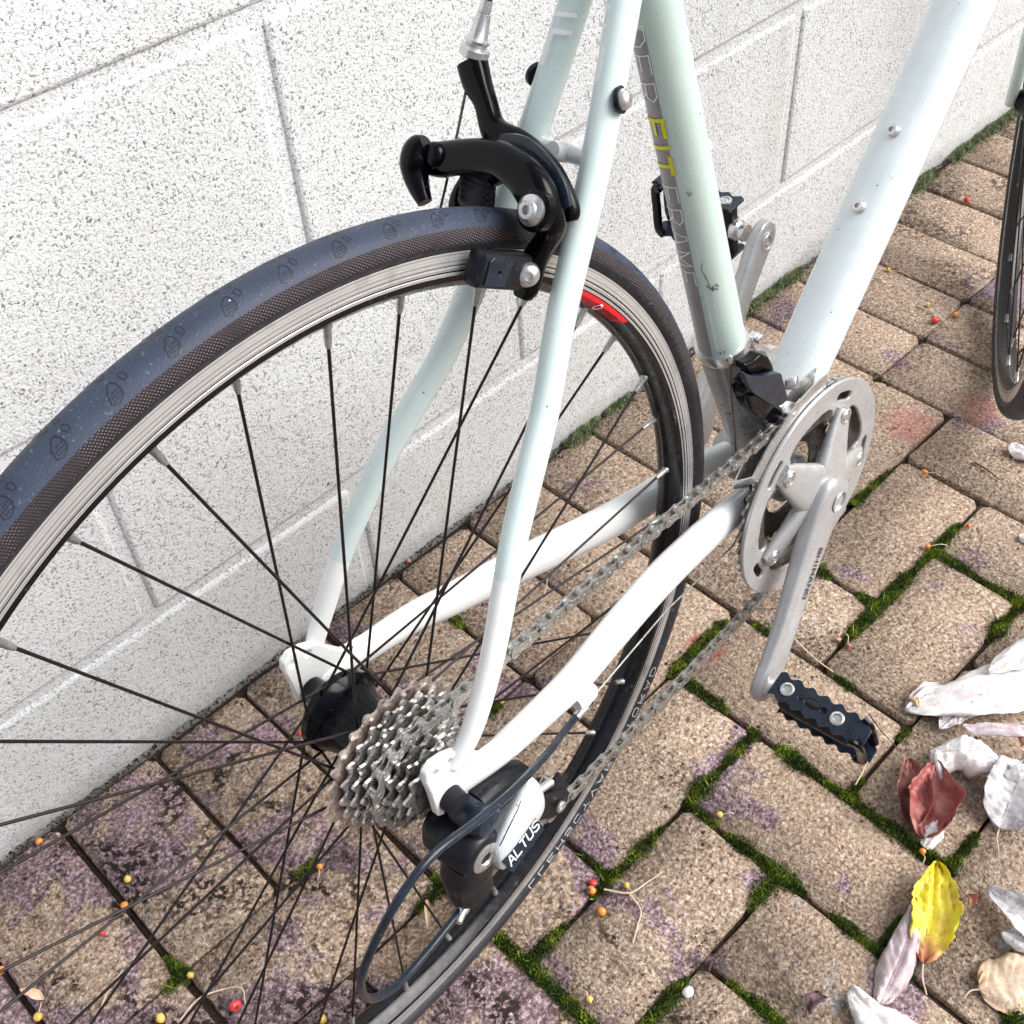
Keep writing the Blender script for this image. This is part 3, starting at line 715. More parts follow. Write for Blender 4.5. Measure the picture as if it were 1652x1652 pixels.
# tread drops moulded in the tyre, both sides; sidewall lettering; valve; rim sticker
def tyre_map(th0, sgn, rad0, side):
    """u metres along the circumference, v metres up the sidewall (tube angle)"""
    def f(u, v):
        th = th0+sgn*u/.325; t = v/.0140; r = .3188+(.0122+.00022)*cos(t)*(1.0 if abs(t) < pi/2 else .72); y = side*(.0138+.00022)*sin(t)
        return V(r*cos(th), y, r*sin(th))
    return f
mb = MB()
for side in (-1, 1):
    for k in range(68):
        th = radians(5.3)*k+radians(2.0); f = tyre_map(th, -1, 0, side); v0 = .0082
        out = [(-.0038, v0+.0028), (-.0025, v0-.0015), (.0005, v0-.0050), (.0022, v0-.0058), (.0036, v0-.0030), (.0036, v0+.0005), (.0020, v0+.0030), (-.0012, v0+.0042), (-.0038, v0+.0028)]
        dots = [[(x, v0+y), (x+.0006, v0+y)] for y in (-.001, .0006, .0022) for x in (-.0020, -.0006, .0008, .0022) if not (y < -.0005 and abs(x-.0008) > 1.6e-3)]
        o2 = [(.0062, v0-.0052), (.0078, v0-.0070), (.0092, v0-.0050), (.0088, v0-.0024), (.0070, v0-.0018), (.0062, v0-.0052)]
        for poly, sw in [(out, .00042), (o2, .00030)]+[(d_, .00075) for d_ in dots]:
            for a, b in zip(poly, poly[1:]):
                L = hypot(b[0]-a[0], b[1]-a[1]); dx, dy = (b[0]-a[0])/L, (b[1]-a[1])/L
                mb.add([f(a[0]-dy*sw/2, a[1]+dx*sw/2), f(a[0]+dy*sw/2, a[1]-dx*sw/2), f(b[0]+dy*sw/2, b[1]-dx*sw/2), f(b[0]-dy*sw/2, b[1]+dx*sw/2)], [(0, 1, 2, 3)])
tg = bld(mb, 'tread_marks', M['decal_black'], rw); tg['kind'] = 'stuff'
mb = MB()
f = tyre_map(radians(-73), 1, 0, -1)
letters(mb, 'LLEHSCYVARKATORAD', lambda u, v: f(u, .0292-v), .0056, .0082, .0050, .0009, 0, 0, .002)
tl = bld(mb, 'tyre_lettering', [M['decal_grey']], rw); mb = MB()
f = tyre_map(radians(38), -1, 0, -1)
letters(mb, 'SCYVARKATORAD', lambda u, v: f(u, .0262-v), .0040, .0052, .0035, .0004, 1, 0, .002)
bld(mb, 'tyre_lettering', [M['decal_grey'], M['nipple_dark']], rw)
mb = MB()
def inner(th0, lift):
    def f(u, v):
        if v < .0028: r, y = .3002-v, -.0107
        else: q_ = (v-.0028)/.0095; r, y = .2974-.0062*q_, -.0106+.0080*q_
        th = th0-u/.295; r -= lift*.8; return V(r*cos(th), y-lift, r*sin(th))
    return f
f = inner(radians(47.5), .0002); n_ = 14; rowv = (0, .0014, .0028, .0050, .0075, .0100); vs = []
for k in range(n_+1):
    for v in rowv: vs.append(f((.060-v*1.5)*k/n_, v))
q_ = len(rowv); mb.add(vs, [(q_*k+i, q_*k+i+1, q_*k+q_+i+1, q_*k+q_+i) for k in range(n_) for i in range(q_-1)])
bld(mb, 'rim_sticker', [M['decal_red']], rw)
mb2 = MB(); f = inner(radians(47.5), .00035)
letters(mb2, '0', lambda u, v: f(u+.024, .0078-v), .0055, .0045, .003, .0010, 0, 0, .001)
bld(mb2, 'sticker_mark', [M['decal_white']], rw)
mb2 = MB()
for k in range(7):
    mb2.add([f(.0330+k*.0026+a, b) for a, b in ((0, .0030), (.0006, .0030), (-.0040, .0092), (-.0046, .0092))], [(0, 1, 2, 3)])
bld(mb2, 'sticker_lines', [M['rim_black']], rw)['kind'] = 'stuff'
# axle ends and quick release
mb = MB()
lathe(mb, (0, -.0765, 0), (0, 1, 0), [(0, .0050), (.0012, .0078), (.0060, .0082), (.0085, .0086), (.0095, .0086)], 20)
bld(mb, 'axle_nut', M['black_plastic'], rw); mb = MB(); lathe(mb, (0, .0670, 0), (0, 1, 0), [(0, .0086), (.001, .0086), (.0035, .0082), (.0085, .0078), (.0096, .0050)], 20)
bld(mb, 'axle_nut', M['black_plastic'], rw)
mb = MB(); lathe(mb, (0, -.0605, 0), (0, 1, 0), [(0, .0080), (.001, .0095), (.004, .0098), (.007, .0115), (.0085, .0115)], 24); bld(mb, 'locknut', M['grease'], rw)

# front wheel, fork
STEER = radians(29)
fwm = make_wheel('front_wheel', False)
Mb = (Matrix.Rotation(.0395, 4, 'Z') @ Matrix.Rotation(-.0632, 4, 'X')).inverted()
Mf = Mb @ Matrix.Translation((1.0032, .0696, 0)) @ Matrix.Rotation(.506, 4, 'Z') @ Matrix.Rotation(-.053, 4, 'X')
fwm.matrix_local = Mf
fork = empty('fork', parent=bike)
mb = MB()
cro = V(-.034, 0, .395)
for s_ in (-1, 1):
    p = cr([(-.034, s_*.030, .385), (-.036, s_*.040, .34), (-.030, s_*.046, .22), (-.012, s_*.050, .06), (0, s_*.052, -.004)], 6)
    mb = MB(); sweep(mb, p, [(.0095-.004*k/24, .0125-.006*k/24) for k in range(25)], 16, up=(1, 0, 0))
    o = bld(mb, 'fork_blade', M['mint'], fork)
mb = MB(); sweep(mb, cr([(-.034, -.034, .380), (-.036, -.018, .396), (-.036, 0, .402), (-.036, .018, .396), (-.034, .034, .380)], 4), .013, 16); bld(mb, 'fork_crown', M['mint'], fork)
mb = MB(); 
for s_ in (-1, 1):
    sweep(mb, cr([(-.062, s_*.004, .372), (-.068, s_*.026, .365), (-.060, s_*.034, .335), (-.052, s_*.024, .310)], 5), (.004, .007), 10, up=(1, 0, 0))
    sweep(mb, [(-.090, s_*.017, .296), (-.072, s_*.017, .302), (-.030, s_*.017, .306)], (.0055, .0070), 10, ex=4, up=(0, 0, 1))
bld(mb, 'front_brake', M['black_plastic'], fork)
fork.matrix_local = Mf

# rear brake --------------------------------------------------------
CD = V(.477, 0, .879); CN = V(-.879, 0, .477)      # along the stays, rearwards
brk = MB()
rows = [(.1600, .0520, .3028, .0085, .0055), (.1607, .0433, .3043, .0092, .0062), (.1628, .0315, .3082, .0088, .0068), (.1648, .018, .3119, .0086, .0072), (.1657, .0065, .3135, .0088, .0075), (.1654, -.0015, .313, .0092, .0078), (.1641, -.0123, .3106, .0098, .0078), (.1617, -.0215, .3062, .0104, .0076), (.1592, -.0278, .3005, .0098, .0070), (.1600, -.0325, .2930, .0070, .0064), (.1612, -.0310, .2860, .0058, .0060), (.1590, -.0262, .2770, .0060, .0056), (.1555, -.0232, .2700, .0068, .0050), (.1515, -.0222, .2625, .0078, .0045), (.1480, -.0218, .2560, .0078, .0040), (.1458, -.0216, .2515, .0050, .0035)]
pts = cr([(a, b, c, e, f_) for a, b, c, e, f_ in rows], 4)
sweep(brk, [p[:3] for p in pts], [(p[3]*1.02, p[4]*1.05) for p in pts], 24, ex=2.7, up=CN)
brake = bld(brk, 'rear_brake', M['black_gloss'], sharp=60); brake['label'] = 'glossy black dual pivot rear brake caliper'
# second arm: cable end, centre, rear pivot
rows = [(.1998, .0538, .3395, .0085, .0070), (.196, .0477, .3316, .0082, .0062), (.192, .0387, .3242, .0062, .0056), (.1868, .0300, .3150, .0072, .0058), (.1850, .0190, .3085, .0115, .0060), (.1845, .006, .3040, .0125, .0060), (.1830, -.0080, .3000, .0110, .0058), (.1805, -.0190, .2935, .0095, .0056), (.1785, -.0265, .2870, .0078, .0052), (.1770, -.0290, .2830, .0050, .0040)]
mb = MB(); pts = cr(rows, 4); sweep(mb, [p[:3] for p in pts], [(p[3], p[4]) for p in pts], 24, ex=2.6, up=CN)
rows = [(.182, .012, .3060, .0120, .0062), (.1770, .0230, .2985, .0100, .0062), (.1690, .0310, .2900, .0082, .0060), (.1620, .0345, .2800, .0080, .0052), (.1555, .0290, .2700, .0078, .0045), (.1490, .0240, .2590, .0075, .0040)]
pts = cr(rows, 4); sweep(mb, [p[:3] for p in pts], [(p[3], p[4]) for p in pts], 20, ex=2.6, up=CN)
bld(mb, 'brake_arm', M['black_gloss'], brake, sharp=60)
# third thin plate seen edge-on between arms
mb = MB(); rows = [(.1735, .014, .3120, .0090), (.1735, .0, .3110, .0125), (.1722, -.0130, .3075, .0120), (.1705, -.0240, .3005, .0110), (.1690, -.0300, .2930, .0085)]
pts = cr(rows, 4); sweep(mb, [p[:3] for p in pts], [(p[3], .0022) for p in pts], 16, ex=4, up=CN); bld(mb, 'pivot_plate', M['blue_black'], brake)
mb = MB(); lathe(mb, V(.1500, -.0300, .3030), CN, [(-.004, .0078), (.0015, .0078), (.0022, .0068), (.0030, .0052), (.0044, .0050), (.0050, .0043), (.0050, .0024), (.0022, .0022)], 28); bld(mb, 'pivot_bolt', M['silver'], brake)
mb = MB(); lathe(mb, V(.150, -.0300, .3030)+CN*-.006, CN, [(0, .0105), (.005, .0105), (.0055, .0098)], 28); bld(mb, 'pivot_boss', M['black_gloss'], brake)
# quick-release lever and cable anchor
mb = MB(); pts = cr([(.1565, .0490, .3135, .0050, .0060), (.1535, .0530, .3105, .0080, .0075), (.1505, .0540, .3045, .0084, .0080), (.1480, .0520, .2985, .0072, .0070), (.1455, .0475, .2925, .0058, .0055), (.1435, .0425, .2875, .0042, .0040)], 5)
sweep(mb, [p[:3] for p in pts], [(p[3], p[4]) for p in pts], 16, up=CN)
bld(mb, 'release_lever', M['black_gloss'], brake)
mb = MB(); lathe(mb, V(.1575, .0440, .3080), CN, [(0, .0070), (.003, .0068), (.0050, .0056), (.0060, .0035)], 24); bld(mb, 'cable_anchor', M['black_gloss'], brake)
# barrel adjuster, housing and bare cable
b0_ = V(.1998, .0538, .3400); b1_ = V(.2070, .0515, .3570)
ad = (b1_-b0_).normalized(); mb = MB()
lathe(mb, b0_, ad, [(.0015, .0058), (.0030, .0080), (.0065, .0083), (.0078, .0070), (.0085, .0056), (.0098, .0066), (.0112, .0070), (.0122, .0058), (.0128, .0052), (.0245, .0038), (.0250, .0030), (.0252, .0034), (.0315, .0032)], 28)
bld(mb, 'barrel_adjuster', M['silver'], brake)
mb = MB(); sweep(mb, cr([b0_+ad*.030, b0_+ad*.045, V(.2185, .0462, .3790), V(.245, .036, .425), V(.29, .02, .465)], 6), .0026, 14); bld(mb, 'cable_housing', M['black_plastic'], brake)
mb = MB(); sweep(mb, [b0_-ad*.004, V(.1737, .0444, .3116), V(.1611, .0445, .2883), V(.1540, .0445, .2760)], .0008, 8); bld(mb, 'brake_cable', M['grease'], brake)
mb = MB(); c = V(.1775, .040, .305)
for k in range(5): lathe(mb, V(.171-k*.0018, .030-k*.0009, .2935-k*.0028), V(0, 1, .2), [(-.010, .0052), (-.008, .0060), (.006, .0060), (.008, .0050)], 12)
bld(mb, 'return_spring', M['black_plastic'], brake)
# pads
def pad(s_):
    o = V(.1250, s_*-.0205, .2795); tx = V(.865, 0, -.50); up_ = V(.50, 0, .865)
    mb = MB()
    sweep(mb, [o-tx*.0120, o-tx*.0100, o+tx*.020, o+tx*.038, o+tx*.041], [(.0035, .0068), (.0060, .0092), (.0062, .0098), (.0060, .0092), (.0035, .006)], 20, ex=4.5, up=up_)
    pb_ = bld(mb, 'brake_pad', M['black_plastic'], brake)
    mb = MB(); q = o+V(0, s_*-.0064, 0)
    plate(mb, [(-.0080, -.0070), (.0075, -.0070), (.0100, .0075), (-.0055, .0075), (-.0080, .0052)], [circ2(.0012, 10, (.0012, .0))], (q, tx, up_), .0014)
    bld(mb, 'pad_face', M['blue_black'], brake, bevel=.0004)
pad(1); pad(-1)
for s_ in (1, -1):
    mb = MB(); c = V(.1465, s_*-.0255, .2668); ax = V(-.55, s_*-.75, .30)
    lathe(mb, c, ax, [(-.006, .0050), (0, .0066), (.0012, .0068), (.0035, .0060), (.0052, .0042), (.0056, .0024), (.0036, .0022)], 28); bld(mb, 'pad_bolt', M['silver'], brake)

# drivetrain ---------------------------------------------------------
def sprocket_outline(T, r=None, depth=.0036, ph=0.):
    r = r or T*.0127/(2*pi); o = []
    for k in range(T):
        for fr_, rr in ((0., r-depth*.75), (.18, r-depth*.55), (.36, r+depth*.35), (.50, r+depth*.62), (.64, r+depth*.30), (.82, r-depth*.55)):
            t = ph+2*pi*(k+fr_)/T; o.append((rr*cos(t), rr*sin(t)))
    return o
TEETH = [26, 23, 21, 19, 17, 15, 13, 11]; CY = [-.0205-.0047*k for k in range(8)]
mb = MB(); lathe(mb, (0, -.0575, 0), (0, 1, 0), [(0, .0100), (.001, .0150), (.003, .0158), (.036, .0172), (.038, .0172)], 28)
cas = bld(mb, 'cassette', M['grease'])
for k, T in enumerate(TEETH):
    mb = MB(); r = T*.0127/2/pi; holes = [circ2(.0155, 24)]
    if T >= 19:
        nh = 7; rh = (r-.0045+.0165)/2; holes += [slot2(rh, 2*pi*j/nh+k*.3, .20, (r-.0045-.0165)*.20) for j in range(nh)]
    plate(mb, sprocket_outline(T, ph=k*.37), holes, ((0, CY[k], 0), (1, 0, 0), (0, 0, 1)), .0019)
    o = bld(mb, 'sprocket', M['brown_cog'] if k == 0 else M['cog_steel'], cas, sharp=30)
    if k == 0: o['label'] = 'largest sprocket, brownish steel'
# chainset
RY = -.0435; PR = 44*.0127/2/pi
mb = MB(); lathe(mb, BB+V(0, -.066, 0), (0, 1, 0), [(0, .012), (.010, .0165), (.030, .0175), (.034, .0175)], 28)
cset = bld(mb, 'chainset', M['silver'])
for (T, y, nm) in ((44, RY, 'outer_chainring'), (38, -.0365, 'middle_chainring'), (28, -.0295, 'inner_chainring')):
    mb = MB(); plate(mb, sprocket_outline(T), [circ2(.0555 if T > 30 else .032, 48)], (BB+V(0, y, 0), (1, 0, 0), (0, 0, 1)), .0022)
    bld(mb, 'chainring', M['steel'] if T == 44 else M['grease'], cset, sharp=30)
BA = [radians(62+72*k) for k in range(5)]
out = circ2(.0950, 96); holes = []
win = []
for a in BA:
    holes.append(slot2(.0805, a+.03, .105, .0036)); 
inner_ = []
for k in range(5):    # scalloped inner edge: tabs at the bolts
    a = BA[k]
    for da, r in ((-.62, .0735), (-.45, .0740), (-.30, .0735), (-.20, .0700), (-.15, .0600), (-.10, .0560), (0, .0550), (.10, .0560), (.15, .0600), (.20, .0700), (.30, .0735), (.45, .0740)):
        inner_.append((r*cos(a+da), r*sin(a+da)))
mb = MB(); plate(mb, out, [inner_]+holes, (BB+V(0, -.0510, 0), (1, 0, 0), (0, 0, 1)), .0030)
bld(mb, 'chain_guard', M['crank_alloy'], cset, bevel=.0009)
def on_bb(r, a, y): return BB+V(r*cos(a), y, r*sin(a))
mb = MB()
CA = radians(-130); CD_ = V(cos(CA), 0, sin(CA))
for a in BA:
    pts = [(.004, .0230, .0085, -.0610), (.018, .0225, .0078, -.0605), (.032, .0195, .0066, -.0590), (.046, .0160, .0052, -.0568), (.060, .0125, .0038, -.0550), (.0715, .0085, .0026, -.0542)]
    sweep(mb, [on_bb(r, a, y) for r, _, _, y in pts], [(w_, h_) for _, w_, h_, _ in pts], 20, ex=3, up=(0, -1, 0))
bld(mb, 'spider', M['crank_alloy'], cset, sharp=50)
for a in BA:
    mb = MB(); lathe(mb, on_bb(.0650, a, -.0582), (0, -1, 0), [(-.004, .0072), (.0004, .0072), (.0010, .0066), (.0010, .0050), (.0002, .0046), (.0012, .0040), (.0012, .0024), (-.001, .0022)], 24)
    bld(mb, 'chainring_bolt', M['silver'], cset)
# right crank arm
mb = MB()
rows = [(-.016, .0130, .0085, -.0660), (-.010, .0175, .0100, -.0660), (0, .0195, .0105, -.0665), (.014, .0190, .0100, -.0675), (.035, .0165, .0090, -.0700), (.070, .0140, .0080, -.0745), (.110, .0130, .0072, -.0800), (.145, .0135, .0068, -.0840), (.160, .0150, .0068, -.0855), (.1705, .0152, .0066, -.0862), (.179, .0130, .0062, -.0866), (.1845, .0080, .0050, -.0868)]
pts = cr([(a*(.161/.1705 if a > 0 else 1), b, c, e) for a, b, c, e in rows], 5); sweep(mb, [BB+CD_*p[0]+V(0, p[3], 0) for p in pts], [(p[1]*1.24, p[2]) for p in pts], 28, ex=3.6, up=(0, -1, 0))
crank = bld(mb, 'crank_arm', M['crank_alloy'], cset, sharp=50)
mb = MB(); lathe(mb, BB+V(0, -.0778, 0), (0, 1, 0), [(0, .0092), (-.0006, .0085), (.0008, .0078), (.0060, .0072), (.0060, .0001)], 28, cap=False); bld(mb, 'crank_cap', M['silver'], cset)
mb = MB(); sx_ = CD_.cross(V(0, -1, 0)); sy = -1
base = BB+CD_*.062
def fcr(u, v):
    d0 = .040+u; yy = -(.0825+(d0-.066)*.120+.0010); return BB+CD_*d0+V(0, yy+.0000, 0)+CROSS*(v)
CROSS = V(-CD_.z, 0, CD_.x)*1.0
letters(mb, 'SHIMANO', lambda u, v: fcr(u, v-.0015), .0058, .0048, .0020, .0012, 0, 0, .003)
bld(mb, 'crank_lettering', M['decal_black'], cset)
# left crank
mb = MB(); rows = [(-.012, .0140, .0080, .0640), (0, .0185, .0095, .0640), (.02, .0165, .0090, .0660), (.07, .0135, .0075, .0705), (.12, .0125, .0068, .0750), (.155, .0145, .0065, .0780), (.1705, .0152, .0063, .0785), (.179, .0128, .0058, .0785), (.1845, .008, .0045, .0785)]
pts = cr(rows, 5); sweep(mb, [BB-CD_*p[0]+V(0, p[3], 0) for p in pts], [(p[1], p[2]) for p in pts], 28, ex=3.6, up=(0, -1, 0))
bld(mb, 'crank_arm', M['crank_alloy'], cset, sharp=50)
mb = MB(); lathe(mb, BB-CD_*.1700+V(0, .0722, 0), (0, -1, 0), [(-.003, .0088), (.0008, .0088), (.0012, .0080), (.0004, .0066), (.0010, .0060), (.0010, .0036), (-.002, .0034)], 24); bld(mb, 'pedal_thread', M['silver'], cset)
# pedals: cage pedals with wavy plates
def pedal(P, sgn, tilt):
    root_ = MB(); R_ = Matrix.Rotation(tilt, 3, 'Y'); X = R_ @ V(1, 0, 0); Z = R_ @ V(0, 0, 1); Yv = V(0, sgn, 0)
    lathe(root_, P, Yv, [(0, .0075), (.003, .0078), (.006, .0068), (.008, .0090), (.012, .0095), (.016, .0080)], 20)
    pd = bld(root_, 'pedal', M['silver'])
    mb = MB(); lathe(mb, P+Yv*.014, Yv, [(0, .0100), (.004, .0120), (.028, .0110), (.058, .0100), (.066, .0085)], 20)
    for u in (.020, .058): sweep(mb, [P+Yv*u-Z*.023, P+Yv*u, P+Yv*u+Z*.023], (.009, .006), 12, ex=3, up=X)
    bld(mb, 'pedal_body', M['black_plastic'], pd)
    for e in (-1, 1):
        n_ = 46; top = []; bot = []
        for k in range(n_+1):
            u = -.001+.084*k/n_; wv = .0016*sin(2*pi*u/.0125); top.append((u, .0104+wv-(.004 if u > .077 else 0))); bot.append((u, -.0104+wv+(.004 if u > .077 else 0)))
        holes = [circ2(.0026, 12, (.024, .0)), circ2(.0028, 12, (.044, 0)), circ2(.0040, 16, (.034, 0), sx=1.7)]
        mb = MB(); plate(mb, top+bot[::-1], holes, (P+Yv*.010+Z*(.0240*e), Yv, X), .0022)
        o = bld(mb, 'pedal_cage', M['blue_black'], pd, bevel=.0004)
        for u in (.0110, .0560):
            mb = MB(); lathe(mb, P+Yv*(.010+u)+Z*(.0240*e), Z*e, [(.0008, .0058), (.0020, .0056), (.0026, .0044), (.0026, .0036), (.0012, .0034), (.0020, .0026), (.0020, .0012)], 20); bld(mb, 'cage_screw', M['silver'], pd)
    mb = MB(); 
    for xx in (-1, 1):
        sweep(mb, cr([P+Yv*.082+Z*.024+X*.0105*xx, P+Yv*.088+Z*.020+X*.009*xx, P+Yv*.089+X*.008*xx, P+Yv*.088-Z*.020+X*.009*xx, P+Yv*.082-Z*.024+X*.0105*xx], 4), (.0042, .0026), 8, ex=3, up=X)
    bld(mb, 'pedal_end', M['black_gloss'], pd)
    return pd
PR_ = BB+CD_*.1610+V(0, -.0910, 0)
pedal(PR_, -1, radians(-22)); 
PL_ = BB-CD_*.1700+V(0, .0930, 0)
pedal(PL_, 1, radians(-6))

# chain ----------------------------------------------------------------
GP = (.034, -.082); TPu = (.100, -.1475)
circs = [((0, 0), 17*.0127/2/pi, 1, CY[4]), ((BB.x, BB.z), PR, 1, RY), (TPu, .0205, 1, -.0425), (GP, .0205, -1, -.0400)]
def tang(a, b):
    (ca, ra, sa, _), (cb, rb, sb, _) = a, b; dx, dz = cb[0]-ca[0], cb[1]-ca[1]; L = hypot(dx, dz)
    ph = atan2(dz, dx)-asin((sa*ra-sb*rb)/L); p = (-sin(ph), cos(ph))
    return (ca[0]+sa*ra*p[0], ca[1]+sa*ra*p[1]), (cb[0]+sb*rb*p[0], cb[1]+sb*rb*p[1])
path = []; T_ = [tang(circs[i], circs[(i+1) % 4]) for i in range(4)]
for i in range(4):
    c, r, sg, y = circs[i]; pin = T_[i-1][1]; pout = T_[i][0]
    a0 = atan2(pin[1]-c[1], pin[0]-c[0]); a1 = atan2(pout[1]-c[1], pout[0]-c[0]); da = (a1-a0) % (2*pi)
    if sg > 0: da -= 2*pi
    n_ = max(6, int(abs(da)*r/.002))
    for k in range(n_+1): t = a0+da*k/n_; path.append(V(c[0]+r*cos(t), y, c[1]+r*sin(t)))
    q0, q1 = T_[i]; y1 = circs[(i+1) % 4][3]
    for k in range(1, 60): t = k/60; path.append(V(q0[0]+(q1[0]-q0[0])*t, y+(y1-y)*t, q0[1]+(q1[1]-q0[1])*t-(.004*sin(pi*t) if i == 1 else 0)))
cum = [0]
for a, b in zip(path, path[1:]+path[:1]): cum.append(cum[-1]+(b-a).length)
NL = 2*round(cum[-1]/.0127/2); pit = cum[-1]/NL
pins = []; j = 0
for k in range(NL):
    s_ = k*pit
    while cum[j+1] < s_: j += 1
    t = (s_-cum[j])/(cum[j+1]-cum[j]); pins.append(path[j].lerp(path[(j+1) % len(path)], t))
def link_mesh(outer_):
    mb = MB(); L = .0127; h = .0042; wst = .0027 if outer_ else .0030; o = []
    for k in range(7): t = pi/2+pi*k/6; o.append((h*cos(t), h*sin(t)))
    o.append((L/2, -wst))
    for k in range(7): t = -pi/2+pi*k/6; o.append((L+h*cos(t), h*sin(t)))
    o.append((L/2, wst))
    yo = .0029 if outer_ else .0019
    for s_ in (-1, 1): plate(mb, o, [], ((0, s_*yo, 0), (1, 0, 0), (0, 0, 1)), .0009)
    for x in (0, L):
        if outer_: lathe(mb, (x, -.0037, 0), (0, 1, 0), [(0, .0014), (.0003, .0018), (.0071, .0018), (.0074, .0014)], 8)
        else: lathe(mb, (x, -.0014, 0), (0, 1, 0), [(0, .0037), (.0028, .0037)], 10)
    return mb
mb = MB()
for p in pins: lathe(mb, p-V(0, .0030, 0), (0, 1, 0), [(0, .0012), (.006, .0012)], 6)
chain = bld(mb, 'chain', M['chain_steel'])
lm = [link_mesh(True).build('chain_link', M['chain_steel'], sharp=30), link_mesh(False).build('chain_link', M['chain_steel'], sharp=30)]
dat = [o.data for o in lm]
for o in lm: bpy.data.objects.remove(o)
for k in range(NL):
    a, b = pins[k], pins[(k+1) % NL]; X = (b-a).normalized(); Y = V(0, 1, 0); Z = X.cross(Y).normalized(); Y = Z.cross(X)
    mw = Matrix((X, Y, Z)).transposed().to_4x4(); mw.translation = a+V(0, 0, DZ); inst(dat[k % 2], 'chain_link', mw, chain)

# front derailleur ------------------------------------------------------
mb = MB(); cc = st_bot+st_d*.016
n_ = 40; vs = []
for k in range(n_):
    t = 2*pi*k/n_; u = ux*cos(t)+uy*sin(t)
    for r, h in ((.0170, -.0050), (.0192, -.0050), (.0198, -.003), (.0198, .003), (.0192, .0050), (.0170, .0050)): vs.append(cc+u*r+st_d*h)
mb.add(vs, [(k*6+i, k*6+(i+1) % 6, ((k+1) % n_)*6+(i+1) % 6, ((k+1) % n_)*6+i) for k in range(n_) for i in range(6)])
fd = bld(mb, 'front_derailleur', M['silver'], sharp=35)
mb = MB()
LUG = [(.3736, .0828), (.375, .0885), (.3806, .089), (.3866, .0837), (.388, .0782), (.3850, .0763), (.3979, .0643), (.4058, .0622), (.4094, .056), (.4040, .0480), (.3991, .0511), (.39, .0663), (.378, .0749)]
mb = MB(); plate(mb, LUG, [circ2(.0018, 10, (.3800, .0848))], ((0, -.014, 0), (1, 0, 0), (0, 0, 1)), .0060); bld(mb, 'clamp_lug', M['silver'], fd, bevel=.0014, sharp=35)
mb = MB(); lathe(mb, V(.3800, -.0165, .0848), (0, -1, 0), [(0, .0036), (.0022, .0036), (.0030, .0028), (.0030, .0014), (.0012, .0012)], 18); bld(mb, 'clamp_bolt', M['silver'], fd)
FB = [(.3321, .1000), (.3438, .0965), (.3527, .0970), (.3625, .0889), (.3692, .0769), (.3728, .068), (.3604, .0700), (.3449, .0800), (.3354, .0890)]
mb = MB(); plate(mb, FB, [], ((0, -.0330, 0), (1, 0, 0), (0, 0, 1)), .0110); bld(mb, 'linkage', M['black_gloss'], fd, bevel=.0028, seg=3, sharp=35)
FL = [(.3326, .0752), (.3437, .0707), (.3644, .050), (.384, .0290), (.3800, .0180), (.3621, .0250), (.3534, .0380), (.3413, .0540), (.335, .0656)]
mb = MB(); plate(mb, FL, [], ((0, -.0345, 0), (1, 0, 0), (0, 0, 1)), .0130); bld(mb, 'linkage', M['black_gloss'], fd, bevel=.0028, seg=3, sharp=35)
FA = [(.3203, .1038), (.3297, .0950), (.3448, .0855), (.3658, .0752), (.3707, .0671), (.3786, .047), (.3797, .0424), (.3671, .0436), (.3546, .0557), (.3403, .0710), (.3303, .0830)]
mb = MB(); pl_ = cr([(x, z) for x, z in FA], 3, closed=True); plate(mb, pl_, [], ((0, -.0430, 0), (1, 0, 0), (0, 0, 1)), .0050); bld(mb, 'linkage_arm', M['blue_black'], fd, bevel=.0014, seg=3, sharp=40)
mb = MB(); lathe(mb, V(.3940, -.0370, .0455), V(.4, -1, .2), [(-.002, .0058), (.005, .0058), (.006, .0050), (.006, .0026), (.003, .0024)], 18); bld(mb, 'cage_bolt', M['silver'], fd)
mb = MB(); lathe(mb, V(.3370, -.0330, .0790), V(-.7, -.25, -.25), [(-.012, .0040), (-.004, .0050), (0, .0062), (.003, .0064), (.006, .0056), (.009, .0030)], 20); bld(mb, 'cable_bolt', M['black_gloss'], fd)
mb = MB()   # cage: two curved plates joined at the tail
def arcplate(y, r0, r1, a0, a1, th, n_=20):
    o = [(r1*cos(a0+(a1-a0)*k/n_), r1*sin(a0+(a1-a0)*k/n_)) for k in range(n_+1)]+[(r0*cos(a1+(a0-a1)*k/n_), r0*sin(a1+(a0-a1)*k/n_)) for k in range(n_+1)]
    plate(mb, o, [], (BB+V(0, y, 0), (1, 0, 0), (0, 0, 1)), th)
arcplate(-.0485, .0945, .1080, radians(84), radians(140), .0012); arcplate(-.0350, .080, .1040, radians(80), radians(148), .0012)
bb_ = [(on_bb(.100, radians(146), -.0350)), on_bb(.101, radians(143), -.0420), on_bb(.1010, radians(140), -.0485)]
sweep(mb, bb_, (.0050, .0020), 10, ex=3, up=(.7, 0, .7))
sweep(mb, [on_bb(.101, radians(108), -.0350), on_bb(.103, radians(107), -.0420), on_bb(.102, radians(106), -.0485)], (.0060, .0012), 10, ex=4, up=(-.3, 0, 1))
bld(mb, 'derailleur_cage', M['silver'], fd, sharp=30)
mb = MB(); sweep(mb, [(.3270, -.0300, .1060), (.3310, -.0290, .0720), (.3420, -.026, .03), (.3560, -.0215, -.030), (.372, -.019, -.078)], .0007, 8); bld(mb, 'shift_cable', M['grease'], fd)
mb = MB(); lathe(mb, V(.3268, -.030, .1075), V(.1, 0, -1), [(0, .0010), (.001, .0016), (.006, .0016), (.007, .001)], 8); bld(mb, 'cable_end', M['silver'], fd)

